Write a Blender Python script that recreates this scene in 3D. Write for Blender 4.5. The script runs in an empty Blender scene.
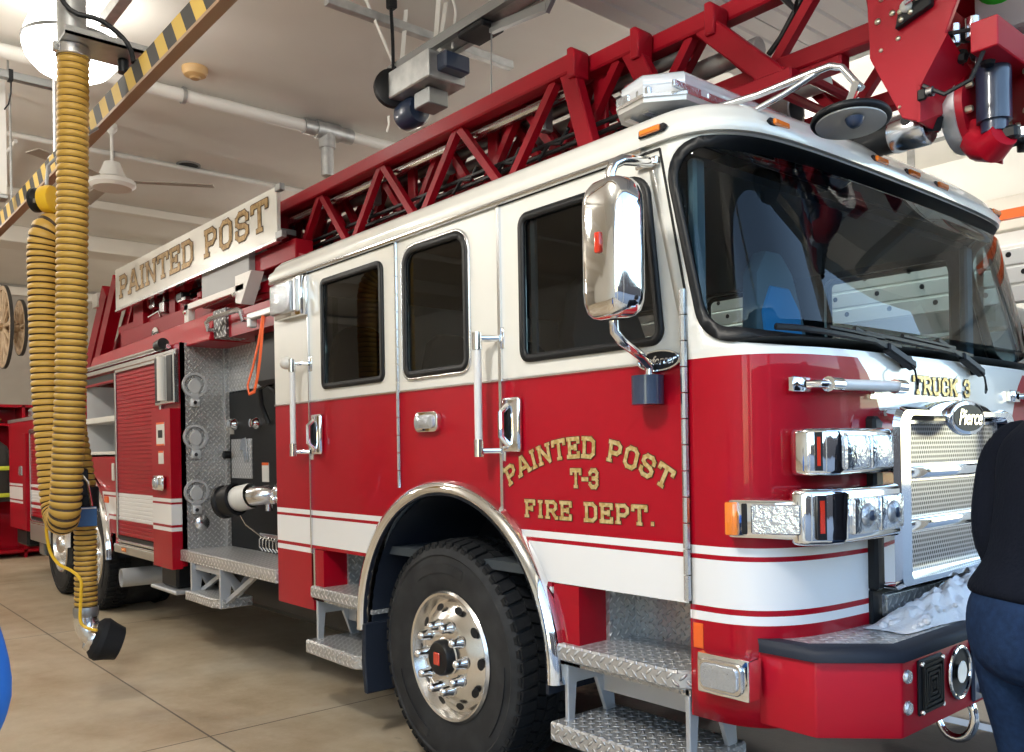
import bpy, bmesh, math, random
from math import sin, cos, pi, radians, sqrt, atan2
from mathutils import Vector, Matrix
from mathutils.geometry import delaunay_2d_cdt
random.seed(7)
SC = bpy.context.scene
COL = SC.collection
V = Vector

# ------------------------------------------------------------------ materials
def nmat(name):
    m = bpy.data.materials.new(name); m.use_nodes = True
    nt = m.node_tree
    return m, nt, nt.nodes['Principled BSDF'], nt.nodes['Material Output']
def pbr(name, col, rough=.5, metal=0., coat=0., coat_rough=.04, spec=None, emit=None, estr=0., noise=None, bump=None):
    m, nt, p, out = nmat(name)
    p.inputs['Base Color'].default_value = (*col, 1)
    p.inputs['Roughness'].default_value = rough
    p.inputs['Metallic'].default_value = metal
    p.inputs['Coat Weight'].default_value = coat
    p.inputs['Coat Roughness'].default_value = coat_rough
    if spec is not None: p.inputs['Specular IOR Level'].default_value = spec
    if emit:
        p.inputs['Emission Color'].default_value = (*emit, 1); p.inputs['Emission Strength'].default_value = estr
    L = nt.links.new
    if noise or bump:
        tc = nt.nodes.new('ShaderNodeTexCoord'); n = nt.nodes.new('ShaderNodeTexNoise')
        n.inputs['Detail'].default_value = 6
        L(tc.outputs['Object'], n.inputs['Vector'])
    if noise:      # (scale, col2, lo, hi)
        n.inputs['Scale'].default_value = noise[0]
        r = nt.nodes.new('ShaderNodeValToRGB')
        r.color_ramp.elements[0].color = (*col, 1); r.color_ramp.elements[1].color = (*noise[1], 1)
        r.color_ramp.elements[0].position = noise[2]; r.color_ramp.elements[1].position = noise[3]
        L(n.outputs['Fac'], r.inputs['Fac']); L(r.outputs['Color'], p.inputs['Base Color'])
    if bump:       # (scale, strength)
        n2 = nt.nodes.new('ShaderNodeTexNoise'); n2.inputs['Scale'].default_value = bump[0]; n2.inputs['Detail'].default_value = 4
        L(tc.outputs['Object'], n2.inputs['Vector'])
        b = nt.nodes.new('ShaderNodeBump'); b.inputs['Strength'].default_value = bump[1]; b.inputs['Distance'].default_value = .01
        L(n2.outputs['Fac'], b.inputs['Height']); L(b.outputs['Normal'], p.inputs['Normal'])
    return m
def sheet_glass(name, tint, ior=1.5, rough=0., haze=None):
    m, nt, p, out = nmat(name); nt.nodes.remove(p); L = nt.links.new
    t = nt.nodes.new('ShaderNodeBsdfTransparent'); t.inputs['Color'].default_value = (*tint, 1)
    g = nt.nodes.new('ShaderNodeBsdfGlossy'); g.inputs['Roughness'].default_value = rough
    f = nt.nodes.new('ShaderNodeFresnel'); f.inputs['IOR'].default_value = ior
    mx = nt.nodes.new('ShaderNodeMixShader')
    L(f.outputs[0], mx.inputs[0]); L(t.outputs[0], mx.inputs[1]); L(g.outputs[0], mx.inputs[2])
    L(mx.outputs[0], out.inputs['Surface'])
    return m
def mth(nt, op, a, b=None, clamp=False):
    n = nt.nodes.new('ShaderNodeMath'); n.operation = op; n.use_clamp = clamp
    for i, v in enumerate((a, b)):
        if v is None: continue
        if isinstance(v, (int, float)): n.inputs[i].default_value = v
        else: nt.links.new(v, n.inputs[i])
    return n.outputs[0]
def diamond_plate(name, pitch=.032, col=(.82,.82,.82), rough=.30):
    m, nt, p, out = nmat(name); L = nt.links.new
    tc = nt.nodes.new('ShaderNodeTexCoord'); sp = nt.nodes.new('ShaderNodeSeparateXYZ')
    L(tc.outputs['UV'], sp.inputs[0])
    # rotate the lattice by 45 degrees
    u0 = mth(nt,'MULTIPLY', sp.outputs[0], .7071/pitch); v0 = mth(nt,'MULTIPLY', sp.outputs[1], .7071/pitch)
    u = mth(nt,'ADD', u0, v0); v = mth(nt,'SUBTRACT', u0, v0)
    fu = mth(nt,'FLOOR', u); fv = mth(nt,'FLOOR', v)
    a = mth(nt,'SUBTRACT', mth(nt,'SUBTRACT', u, fu), .5); b = mth(nt,'SUBTRACT', mth(nt,'SUBTRACT', v, fv), .5)
    par = mth(nt,'FLOORED_MODULO', mth(nt,'ADD', fu, fv), 2.)
    def ell(A, B):
        return mth(nt,'ADD', mth(nt,'POWER', mth(nt,'MULTIPLY', A, 1/.50), 2.), mth(nt,'POWER', mth(nt,'MULTIPLY', B, 1/.17), 2.))
    e1 = ell(a, b); e2 = ell(b, a)
    inv = mth(nt,'SUBTRACT', 1., par)
    e = mth(nt,'ADD', mth(nt,'MULTIPLY', e1, inv), mth(nt,'MULTIPLY', e2, par))
    h = mth(nt,'SUBTRACT', 1.2, e, clamp=True)
    bp = nt.nodes.new('ShaderNodeBump'); bp.inputs['Strength'].default_value = 1.; bp.inputs['Distance'].default_value = .008
    L(h, bp.inputs['Height']); L(bp.outputs['Normal'], p.inputs['Normal'])
    mx = nt.nodes.new('ShaderNodeMix'); mx.data_type = 'RGBA'; mx.inputs[6].default_value = (*[c*.62 for c in col], 1); mx.inputs[7].default_value = (.9,.9,.9,1)
    L(mth(nt,'MULTIPLY', h, .9, True), mx.inputs[0]); L(mx.outputs[2], p.inputs['Base Color'])
    p.inputs['Metallic'].default_value = .6; p.inputs['Roughness'].default_value = rough
    return m
def mesh_grid_mat(name, pitch=.012, col=(.75,.76,.78), hole=(.02,.02,.025)):
    m, nt, p, out = nmat(name); L = nt.links.new
    tc = nt.nodes.new('ShaderNodeTexCoord'); sp = nt.nodes.new('ShaderNodeSeparateXYZ'); L(tc.outputs['UV'], sp.inputs[0])
    u = mth(nt,'MULTIPLY', sp.outputs[0], 1/pitch); v = mth(nt,'MULTIPLY', sp.outputs[1], 1/pitch)
    fv = mth(nt,'FLOOR', v)
    u = mth(nt,'ADD', u, mth(nt,'MULTIPLY', mth(nt,'FLOORED_MODULO', fv, 2.), .5))
    a = mth(nt,'SUBTRACT', mth(nt,'FRACT', u), .5); b = mth(nt,'SUBTRACT', mth(nt,'FRACT', v), .5)
    d = mth(nt,'SQRT', mth(nt,'ADD', mth(nt,'POWER', a, 2.), mth(nt,'POWER', b, 2.)))
    k = mth(nt,'LESS_THAN', d, .36)
    mx = nt.nodes.new('ShaderNodeMix'); mx.data_type = 'RGBA'
    mx.inputs[6].default_value = (*col, 1); mx.inputs[7].default_value = (*hole, 1)
    L(k, mx.inputs[0]); L(mx.outputs[2], p.inputs['Base Color'])
    L(mth(nt,'SUBTRACT', 1., k), p.inputs['Metallic'])
    p.inputs['Roughness'].default_value = .3
    return m

M = {}
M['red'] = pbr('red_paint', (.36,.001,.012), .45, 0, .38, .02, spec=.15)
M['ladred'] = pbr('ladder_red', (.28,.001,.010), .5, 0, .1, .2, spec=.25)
M['redbright'] = pbr('bumper_red', (.42,.002,.016), .5, 0, .2, .15, spec=.3)
M['white'] = pbr('white_paint', (.80,.79,.74), .30, 0, 1., .02)
M['stripe'] = pbr('reflective_white', (.86,.86,.86), .38, 0, .3, .1)
M['interior'] = pbr('dark_interior', (.035,.045,.055), .75)
M['black'] = pbr('black_plastic', (.008,.009,.011), .45, spec=.3)
M['panelblack'] = pbr('black_panel', (.010,.011,.012), .55, spec=.25, bump=(220,.12))
M['rubber'] = pbr('rubber', (.011,.012,.014), .72, spec=.25, bump=(60,.15))
M['tire'] = pbr('tyre_rubber', (.017,.018,.020), .7, spec=.3, noise=(9,(.036,.037,.039),.42,.75))
M['blueblack'] = pbr('bumper_rubber', (.013,.018,.030), .55, spec=.3)
M['chrome'] = pbr('chrome', (.86,.87,.88), .06, 1.)
M['satin'] = pbr('satin_chrome', (.75,.76,.78), .22, 1.)
M['alu'] = pbr('polished_aluminium', (.80,.79,.77), .24, 1., bump=(30,.05))
M['brushed'] = pbr('brushed_aluminium', (.62,.62,.61), .38, 1., bump=(90,.06))
M['frame'] = pbr('cast_step_frame', (.55,.57,.60), .45, .6)
M['steel'] = pbr('grey_steel', (.32,.33,.33), .42, .8)
M['galv'] = pbr('galvanised_steel', (.42,.43,.43), .45, .75, noise=(14,(.55,.56,.55),.35,.7))
M['boxgrey'] = pbr('grey_box', (.30,.30,.30), .5, .3)
M['cast'] = pbr('cast_aluminium', (.66,.67,.68), .38, .35)
M['dplate'] = diamond_plate('diamond_plate')
M['dplatedark'] = diamond_plate('dark_diamond_plate', .05, (.18,.18,.18), .45)
M['dplatebig'] = diamond_plate('diamond_plate_wide', .04)
M['grille'] = mesh_grid_mat('grille_mesh', .017, (.42,.43,.46))
M['rollslat'] = M['red']
M['gold'] = pbr('gold_leaf', (.60,.42,.14), .38, .55, noise=(60,(.80,.66,.34),.4,.6))
M['goldedge'] = pbr('gold_letter_outline', (.05,.022,.008), .5)
M['goldsign'] = pbr('gold_sign_letter', (.30,.17,.055), .42, .35, noise=(40,(.46,.31,.13),.4,.6))
M['amber'] = pbr('amber_lens', (.85,.22,.02), .18, 0, 1., .02)
M['redlens'] = pbr('red_lens', (.55,.03,.01), .15, 0, 1., .02)
M['lens'] = pbr('clear_lens', (.55,.60,.66), .16, .7, 1., .02, bump=(110,.5))
M['led'] = pbr('led_reflector', (.75,.82,.9), .15, .9, bump=(55,.35))
M['glass'] = sheet_glass('tinted_side_glass', (.30,.34,.36), 1.55)
M['farglass'] = sheet_glass('clear_side_glass', (.85,.90,.88), 1.45)
M['wsglass'] = sheet_glass('windshield_glass', (.50,.64,.68), 1.38)
M['whitetube'] = pbr('white_rubber_tube', (.72,.72,.72), .35, 0, .3)
M['ltgrey'] = pbr('light_grey_plastic', (.55,.55,.55), .5)
M['offwhite'] = pbr('offwhite_enamel', (.72,.71,.67), .45)
M['yellowhose'] = pbr('yellow_hose', (.50,.30,.055), .5)
M['palehose'] = pbr('pale_yellow_hose', (.56,.33,.045), .42)
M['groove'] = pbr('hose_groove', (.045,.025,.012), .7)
M['yellow'] = pbr('yellow_plastic', (.75,.46,.02), .4)
M['orange'] = pbr('orange_paint', (.80,.13,.02), .4)
M['blue'] = pbr('blue_cover', (.05,.38,.80), .5)
M['seatgrey'] = pbr('seat_grey', (.16,.20,.23), .7)
M['tarp'] = pbr('clear_lightbar', (.72,.76,.82), .16, .3, 1., .03, bump=(24,.18))
M['navy'] = pbr('navy_motor', (.02,.035,.075), .35, 0, .6)
M['green'] = pbr('green_indicator', (.02,.55,.02), .4)
M['bolt'] = pbr('zinc_bolt', (.72,.66,.50), .3, .9)
M['greydisc'] = pbr('mirror_back_grey', (.48,.49,.5), .35, .2)
M['orangewebbing'] = pbr('orange_webbing', (.85,.13,.03), .6)
M['snow'] = pbr('snow', (.88,.90,.94), .6, bump=(60,.5))

# ------------------------------------------------------------------ mesh builder
class MB:
    def __init__(s): s.bm = bmesh.new(); s.mi = 0; s.mats = []
    def mat(s, m):
        if m not in s.mats: s.mats.append(m)
        s.mi = s.mats.index(m); return s
    def face(s, vs):
        try:
            f = s.bm.faces.new(vs); f.material_index = s.mi; return f
        except ValueError: return None
    def vs(s, pts): return [s.bm.verts.new(p) for p in pts]
    def poly(s, pts): return s.face(s.vs(pts))
    def box(s, lo, hi, bev=0., rot=None, about=None, seg=1):
        x0,y0,z0 = lo; x1,y1,z1 = hi
        v = s.vs([(x0,y0,z0),(x1,y0,z0),(x1,y1,z0),(x0,y1,z0),(x0,y0,z1),(x1,y0,z1),(x1,y1,z1),(x0,y1,z1)])
        fs = [s.face([v[i] for i in q]) for q in ((0,3,2,1),(4,5,6,7),(0,1,5,4),(1,2,6,5),(2,3,7,6),(3,0,4,7))]
        if rot is not None:
            c = V(about) if about else (V(lo)+V(hi))/2
            bmesh.ops.rotate(s.bm, verts=v, cent=c, matrix=rot)
        if bev: s._bev(fs, bev, seg)
        return s
    def _bev(s, fs, w, seg=1):
        es = list({e for f in fs for e in f.edges})
        r = bmesh.ops.bevel(s.bm, geom=es, offset=w, segments=seg, profile=.5, affect='EDGES', clamp_overlap=True)
        for f in r['faces']: f.material_index = s.mi
    def prism(s, pts, d, bev=0., seg=1):
        """closed outline pts (3d, planar), extruded along vector d"""
        d = V(d); a = s.vs(pts); b = s.vs([V(p)+d for p in pts]); n = len(pts)
        fs = [s.face(a[::-1]), s.face(b)]
        for i in range(n): fs.append(s.face([a[i], a[(i+1)%n], b[(i+1)%n], b[i]]))
        fs = [f for f in fs if f]
        bmesh.ops.recalc_face_normals(s.bm, faces=fs)
        if bev: s._bev(fs, bev, seg)
        return s
    def tube(s, pts, r, seg=10, closed=False, cap=True, flat=None, up=None):
        """sweep a circle of radius r (number or list) along pts"""
        pts = [V(p) for p in pts]; n = len(pts); rings = []
        up = V(up) if up else None; prev = None
        for i, p in enumerate(pts):
            if closed: t = (pts[(i+1)%n]-pts[i-1]).normalized()
            else: t = (pts[min(i+1,n-1)]-pts[max(i-1,0)]).normalized()
            if up: a = up - t*up.dot(t)
            elif prev is None: a = V((0,0,1)) - t*t.z if abs(t.z) < .9 else V((1,0,0)) - t*t.x
            else: a = prev - t*prev.dot(t)
            a.normalize(); prev = a; b = t.cross(a)
            rr = r[i] if isinstance(r, list) else r
            fl = flat or (1,1)
            r1, r2 = rr if isinstance(rr, tuple) else (rr*fl[0], rr*fl[1])
            rings.append(s.vs([p + a*(cos(k*2*pi/seg)*r1) + b*(sin(k*2*pi/seg)*r2) for k in range(seg)]))
        m = n if closed else n-1
        for i in range(m):
            A, B = rings[i], rings[(i+1)%n]
            for k in range(seg): s.face([A[k], A[(k+1)%seg], B[(k+1)%seg], B[k]])
        if cap and not closed: s.face(rings[0][::-1]); s.face(rings[-1])
        return s
    def cyl(s, p0, p1, r, r2=None, seg=16, cap=True):
        return s.tube([p0, p1], [r, r if r2 is None else r2], seg, cap=cap)
    def bar(s, p0, p1, w, h, up=(0,0,1), bev=0.):
        """rectangular bar between two points, w across, h along up"""
        p0, p1 = V(p0), V(p1); t = (p1-p0).normalized(); u = V(up); u = (u - t*u.dot(t)).normalized(); b = t.cross(u)
        q = [b*(-w/2)-u*(h/2), b*(w/2)-u*(h/2), b*(w/2)+u*(h/2), b*(-w/2)+u*(h/2)]
        return s.prism([p0+k for k in q], p1-p0, bev)
    def lathe(s, prof, o, ax, seg=32, closed_prof=False, a0=0., a1=2*pi):
        """prof: (radius, distance along ax) pairs"""
        o = V(o); ax = V(ax).normalized(); e = V((0,0,1)) if abs(ax.z) < .9 else V((1,0,0))
        e = (e-ax*e.dot(ax)).normalized(); g = ax.cross(e); full = abs(a1-a0-2*pi) < 1e-6
        n = seg if full else seg+1; rings = []
        for r, d in prof:
            if r < 1e-6: rings.append([s.bm.verts.new(o+ax*d)]*n)
            else: rings.append(s.vs([o+ax*d+(e*cos(a0+(a1-a0)*k/seg)+g*sin(a0+(a1-a0)*k/seg))*r for k in range(n)]))
        m = len(prof) if closed_prof else len(prof)-1
        for i in range(m):
            A, B = rings[i], rings[(i+1)%len(prof)]
            for k in range(seg):
                q = [A[k], A[(k+1)%n], B[(k+1)%n], B[k]]; u = []
                for v in q:
                    if v not in u: u.append(v)
                if len(u) > 2: s.face(u)
        return s
    def ball(s, c, r, seg=12, sc=(1,1,1)):
        c = V(c); rows = seg//2
        prev = None
        for i in range(rows+1):
            th = pi*i/rows
            row = [s.bm.verts.new(c+V((0,0,r*sc[2]*cos(th))))] if i in (0,rows) else s.vs([c+V((r*sc[0]*sin(th)*cos(2*pi*k/seg), r*sc[1]*sin(th)*sin(2*pi*k/seg), r*sc[2]*cos(th))) for k in range(seg)])
            if prev:
                for k in range(seg):
                    a = prev[k%len(prev)], prev[(k+1)%len(prev)]; b = row[k%len(row)], row[(k+1)%len(row)]
                    q = []
                    for v in (a[0], b[0], b[1], a[1]):
                        if v not in q: q.append(v)
                    if len(q) > 2: s.face(q)
            prev = row
        return s
    def build(s, name, parent=None, m=None, smooth=35, uv=False, solid=None, recalc=True):
        me = bpy.data.meshes.new(name)
        bm = s.bm
        if recalc: bmesh.ops.recalc_face_normals(bm, faces=bm.faces)
        bm.normal_update()
        if uv:
            lay = bm.loops.layers.uv.new('uv')
            for f in bm.faces:
                n = f.normal; ax, ay, az = abs(n.x), abs(n.y), abs(n.z)
                for l in f.loops:
                    c = l.vert.co
                    l[lay].uv = (c.x, c.y) if az >= ax and az >= ay else ((c.x, c.z) if ay >= ax else (c.y, c.z))
        for e in bm.edges:
            if len(e.link_faces) < 2: e.smooth = False
        bm.to_mesh(me); bm.free()
        mats = s.mats or [m or M['black']]
        if m and not s.mats: mats = [m]
        for k in mats: me.materials.append(k)
        if smooth:
            for p in me.polygons: p.use_smooth = True
            me.set_sharp_from_angle(angle=radians(smooth))
        o = bpy.data.objects.new(name, me); COL.objects.link(o)
        if parent: o.parent = parent; 
        if solid:
            md = o.modifiers.new('thickness', 'SOLIDIFY'); md.thickness = solid[0]; md.offset = -1
            if len(solid) > 1:
                md.material_offset = solid[1]; md.material_offset_rim = solid[1]
        return o

def set_parent(o, p):
    o.parent = p; return o
def tag(o, label=None, cat=None, group=None, kind=None):
    if label: o['label'] = label
    if cat: o['category'] = cat
    if group: o['group'] = group
    if kind: o['kind'] = kind
    return o
def empty(name, loc=(0,0,0), label=None, cat=None, group=None):
    o = bpy.data.objects.new(name, None); COL.objects.link(o); o.location = loc; o.empty_display_size = .1
    return tag(o, label, cat, group)
def copy_tree(o, parent=None, shift=(0,0,0)):
    c = o.copy(); COL.objects.link(c); c.parent = parent if parent else o.parent
    if not parent or shift != (0,0,0): c.location = V(o.location)+V(shift)
    for ch in list(o.children): copy_tree(ch, c)
    return c
def rrect(x0, z0, x1, z1, r=.05, n=6):
    """rounded rectangle, counter-clockwise; r: one radius or (bl, br, tr, tl)"""
    rs = r if isinstance(r, tuple) else (r,)*4
    out = []
    for (cx, cz, a, k) in ((x0+rs[0], z0+rs[0], 180, rs[0]), (x1-rs[1], z0+rs[1], 270, rs[1]), (x1-rs[2], z1-rs[2], 0, rs[2]), (x0+rs[3], z1-rs[3], 90, rs[3])):
        for i in range(n+1):
            t = radians(a+90*i/n); out.append((cx+k*cos(t), cz+k*sin(t)))
    return out
def inpoly(p, poly):
    x, y = p; c = False; n = len(poly); j = n-1
    for i in range(n):
        xi, yi = poly[i]; xj, yj = poly[j]
        if (yi > y) != (yj > y) and x < (xj-xi)*(y-yi)/(yj-yi)+xi: c = not c
        j = i
    return c
def panel(polys, lines, grid, classify, mapf):
    """constrained triangulation of a 2d domain; returns {key: MB}; classify(x, z) gives None or (key, material)"""
    vs, es = [], []
    def add(pts, closed):
        b = len(vs); vs.extend(V(p) for p in pts); n = len(pts)
        for i in range(n if closed else n-1): es.append((b+i, b+(i+1)%n))
    for p in polys: add(p, True)
    for l in lines: add(l, False)
    for p in grid: vs.append(V(p))
    ov, oe, of, _, _, _ = delaunay_2d_cdt(vs, es, [], 0, 1e-5)
    res, cache = {}, {}
    for f in of:
        c = sum((ov[i] for i in f), V((0,0)))/len(f)
        k = classify(c.x, c.y)
        if not k: continue
        key, mat = k
        if key not in res: res[key] = MB(); cache[key] = {}
        mb = res[key]; mb.mat(mat); vv = []
        for i in f:
            if i not in cache[key]: cache[key][i] = mb.bm.verts.new(mapf(ov[i].x, ov[i].y))
            vv.append(cache[key][i])
        mb.face(vv)
    return res

# ------------------------------------------------------------------ lettering (own slab-serif strokes)
def _oct(a=.15, b=.85, c=.18): return [(a,c),(a,1-c),(a+c,1),(b-c,1),(b,1-c),(b,c),(b-c,0),(a+c,0),(a,c)]
GL = {
 'P': (.80, [[(.18,0),(.18,1)],[(.06,1),(.66,1),(.86,.84),(.86,.60),(.66,.44),(.18,.44)]], [(.18,0)]),
 'A': (.92, [[(.10,0),(.44,1),(.56,1),(.90,0)],[(.24,.32),(.76,.32)]], [(.10,0),(.90,0)]),
 'I': (.42, [[(.5,0),(.5,1)]], [(.5,0),(.5,1)]),
 'N': (.92, [[(.16,0),(.16,1),(.84,0),(.84,1)]], [(.16,0),(.16,1),(.84,1)]),
 'T': (.84, [[(.5,0),(.5,1)],[(.06,.80),(.06,1),(.94,1),(.94,.80)]], [(.5,0)]),
 'E': (.80, [[(.18,0),(.18,1)],[(.04,1),(.88,1),(.88,.80)],[(.18,.52),(.66,.52)],[(.66,.62),(.66,.42)],[(.04,0),(.88,0),(.88,.20)]], []),
 'D': (.84, [[(.18,0),(.18,1)],[(.04,1),(.64,1),(.86,.82),(.86,.18),(.64,0),(.04,0)]], []),
 'O': (.84, [_oct()], []),
 'S': (.80, [[(.86,.70),(.86,.84),(.68,1),(.32,1),(.14,.84),(.14,.66),(.30,.54),(.70,.46),(.86,.34),(.86,.16),(.68,0),(.32,0),(.14,.16),(.14,.30)]], []),
 'F': (.76, [[(.18,0),(.18,1)],[(.04,1),(.88,1),(.88,.80)],[(.18,.52),(.66,.52)],[(.66,.62),(.66,.42)]], [(.18,0)]),
 'R': (.86, [[(.18,0),(.18,1)],[(.04,1),(.66,1),(.84,.84),(.84,.62),(.66,.46),(.18,.46)],[(.50,.46),(.84,0),(.96,0)]], [(.18,0)]),
 '.': (.30, [[(.42,.05),(.58,.05)]], []),
 '-': (.50, [[(.12,.46),(.88,.46)]], []),
 '3': (.76, [[(.14,.78),(.14,.84),(.32,1),(.68,1),(.86,.84),(.86,.64),(.70,.52),(.42,.52)],[(.70,.52),(.86,.38),(.86,.16),(.68,0),(.32,0),(.14,.16),(.14,.22)]], []),
 'U': (.84, [[(.16,1),(.16,.18),(.34,0),(.66,0),(.84,.18),(.84,1)]], [(.16,1),(.84,1)]),
 'C': (.80, [[(.86,.68),(.86,.82),(.68,1),(.34,1),(.14,.82),(.14,.18),(.34,0),(.68,0),(.86,.18),(.86,.32)]], []),
 'K': (.88, [[(.16,0),(.16,1)],[(.84,1),(.20,.42)],[(.42,.60),(.84,0)]], [(.16,0),(.16,1),(.84,1),(.84,0)]),
 ' ': (.50, [], []),
}
def word_quads(text, h, w=.16, xs=1., gap=.10, serif=.17, squeeze=1.):
    """list of (letter centre x, [quads in letter-local coords]) and total width; strokes w*h thick"""
    x = 0.; out = []
    for ch in text:
        adv, strokes, serifs = GL[ch]; W = adv*h*xs; t = w*h/2; qs = []
        P = lambda p: V(((p[0]-.5)*W, p[1]*(h-2*t)+t))
        for st in strokes:
            for a, b in zip(st, st[1:]):
                a, b = P(a), P(b); d = (b-a).normalized(); n = V((-d.y, d.x))*t*(xs if abs(d.y) > .8 else 1); e = d*t*.72
                qs.append([a-e-n, b+e-n, b+e+n, a-e+n])
        for sp in serifs:
            p = P(sp); sw = serif*h*xs
            qs.append([p+V((-sw,-t*.8)), p+V((sw,-t*.8)), p+V((sw,t*.8)), p+V((-sw,t*.8))])
        out.append((x+W/2, qs)); x += W+gap*h*xs
    return out, x-gap*h*xs
def letter_mesh(name, text, h, place, fill, edge, parent, **kw):
    """place(letter centre, total width) gives a function from letter-local (u, v) plus lift to a 3d point; one object per word"""
    items, tot = word_quads(text, h, **kw)
    groups, cur = [], []
    for ch, it in zip(text, items):
        if ch == ' ': groups.append(cur); cur = []
        else: cur.append(it)
    groups.append(cur); out = []
    for g_ in groups:
        mb = MB()
        for mat, grow, lift in ((edge, .055, .0010), (fill, 0., .0030)):
            mb.mat(mat)
            for cx, qs in g_:
                f = place(cx, tot)
                for qi, q in enumerate(qs):
                    if grow:
                        c = sum(q, V((0,0)))/4; g = grow*h*.6
                        ax = (q[1]-q[0]).normalized(); ay = (q[3]-q[0]).normalized()
                        q = [q[0]-ax*g-ay*g, q[1]+ax*g-ay*g, q[2]+ax*g+ay*g, q[3]-ax*g+ay*g]
                    mb.poly([f(p.x, p.y, lift+qi*.00008) for p in q])
        out.append(mb.build(name, parent, smooth=0, recalc=False))
    return out
def script_text(name, text, size, origin, right, up, mat, parent, shear=.35, lift=.0, depth=.002, sx=1.):
    cu = bpy.data.curves.new(name, 'FONT'); cu.body = text; cu.size = size; cu.shear = shear; cu.align_x = 'CENTER'; cu.align_y = 'CENTER'; cu.offset = .0008; cu.extrude = depth/2; cu.resolution_u = 3
    t = bpy.data.objects.new(name, cu); COL.objects.link(t)
    bpy.context.view_layer.update()
    me = bpy.data.meshes.new_from_object(t.evaluated_get(bpy.context.evaluated_depsgraph_get()))
    bpy.data.objects.remove(t)
    right, up = V(right).normalized(), V(up).normalized(); n = right.cross(up)
    for v in me.vertices: v.co = V(origin)+right*(v.co.x*sx)+up*v.co.y+n*(v.co.z+lift)
    me.materials.clear(); me.materials.append(mat)
    o = bpy.data.objects.new(name, me); COL.objects.link(o); o.parent = parent
    return o
# ------------------------------------------------------------------ camera
cam = bpy.data.cameras.new('camera'); camo = bpy.data.objects.new('camera', cam); COL.objects.link(camo)
_a, _r = radians(40.4), radians(1.0)
_F = V((-cos(_a), sin(_a), 0)); _R0 = V((sin(_a), cos(_a), 0)); _U0 = V((0,0,1))
_R = _R0*cos(_r)-_U0*sin(_r); _U = _U0*cos(_r)+_R0*sin(_r)
mw = Matrix((_R, _U, -_F)).transposed().to_4x4(); mw.translation = V((3.34,-2.35,1.51)); camo.matrix_world = mw
cam.sensor_width = 36; cam.lens = 866/1024*36; cam.shift_x = 0; cam.shift_y = (448.6-376)/1024; cam.clip_start = .05; cam.clip_end = 200
SC.camera = camo
SC.view_settings.view_transform = 'Standard'; SC.view_settings.look = 'None'; SC.view_settings.gamma = 1; SC.view_settings.use_curve_mapping = False
SC.view_settings.exposure = 0.0
SC.cycles.use_denoising = True
SC.cycles.max_bounces = 10; SC.cycles.transparent_max_bounces = 12
SC.cycles.caustics_reflective = False; SC.cycles.caustics_refractive = False
SC.cycles.sample_clamp_indirect = 6

# ------------------------------------------------------------------ world
w = bpy.data.worlds.new('sky'); SC.world = w; w.use_nodes = True
nt = w.node_tree; bg = nt.nodes['Background']
sky = nt.nodes.new('ShaderNodeTexSky'); sky.sky_type = 'NISHITA'; sky.sun_disc = False; sky.sun_elevation = radians(32); sky.sun_rotation = radians(200); sky.air_density = 1.2; sky.dust_density = .6
nt.links.new(sky.outputs[0], bg.inputs['Color']); bg.inputs['Strength'].default_value = .78

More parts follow.
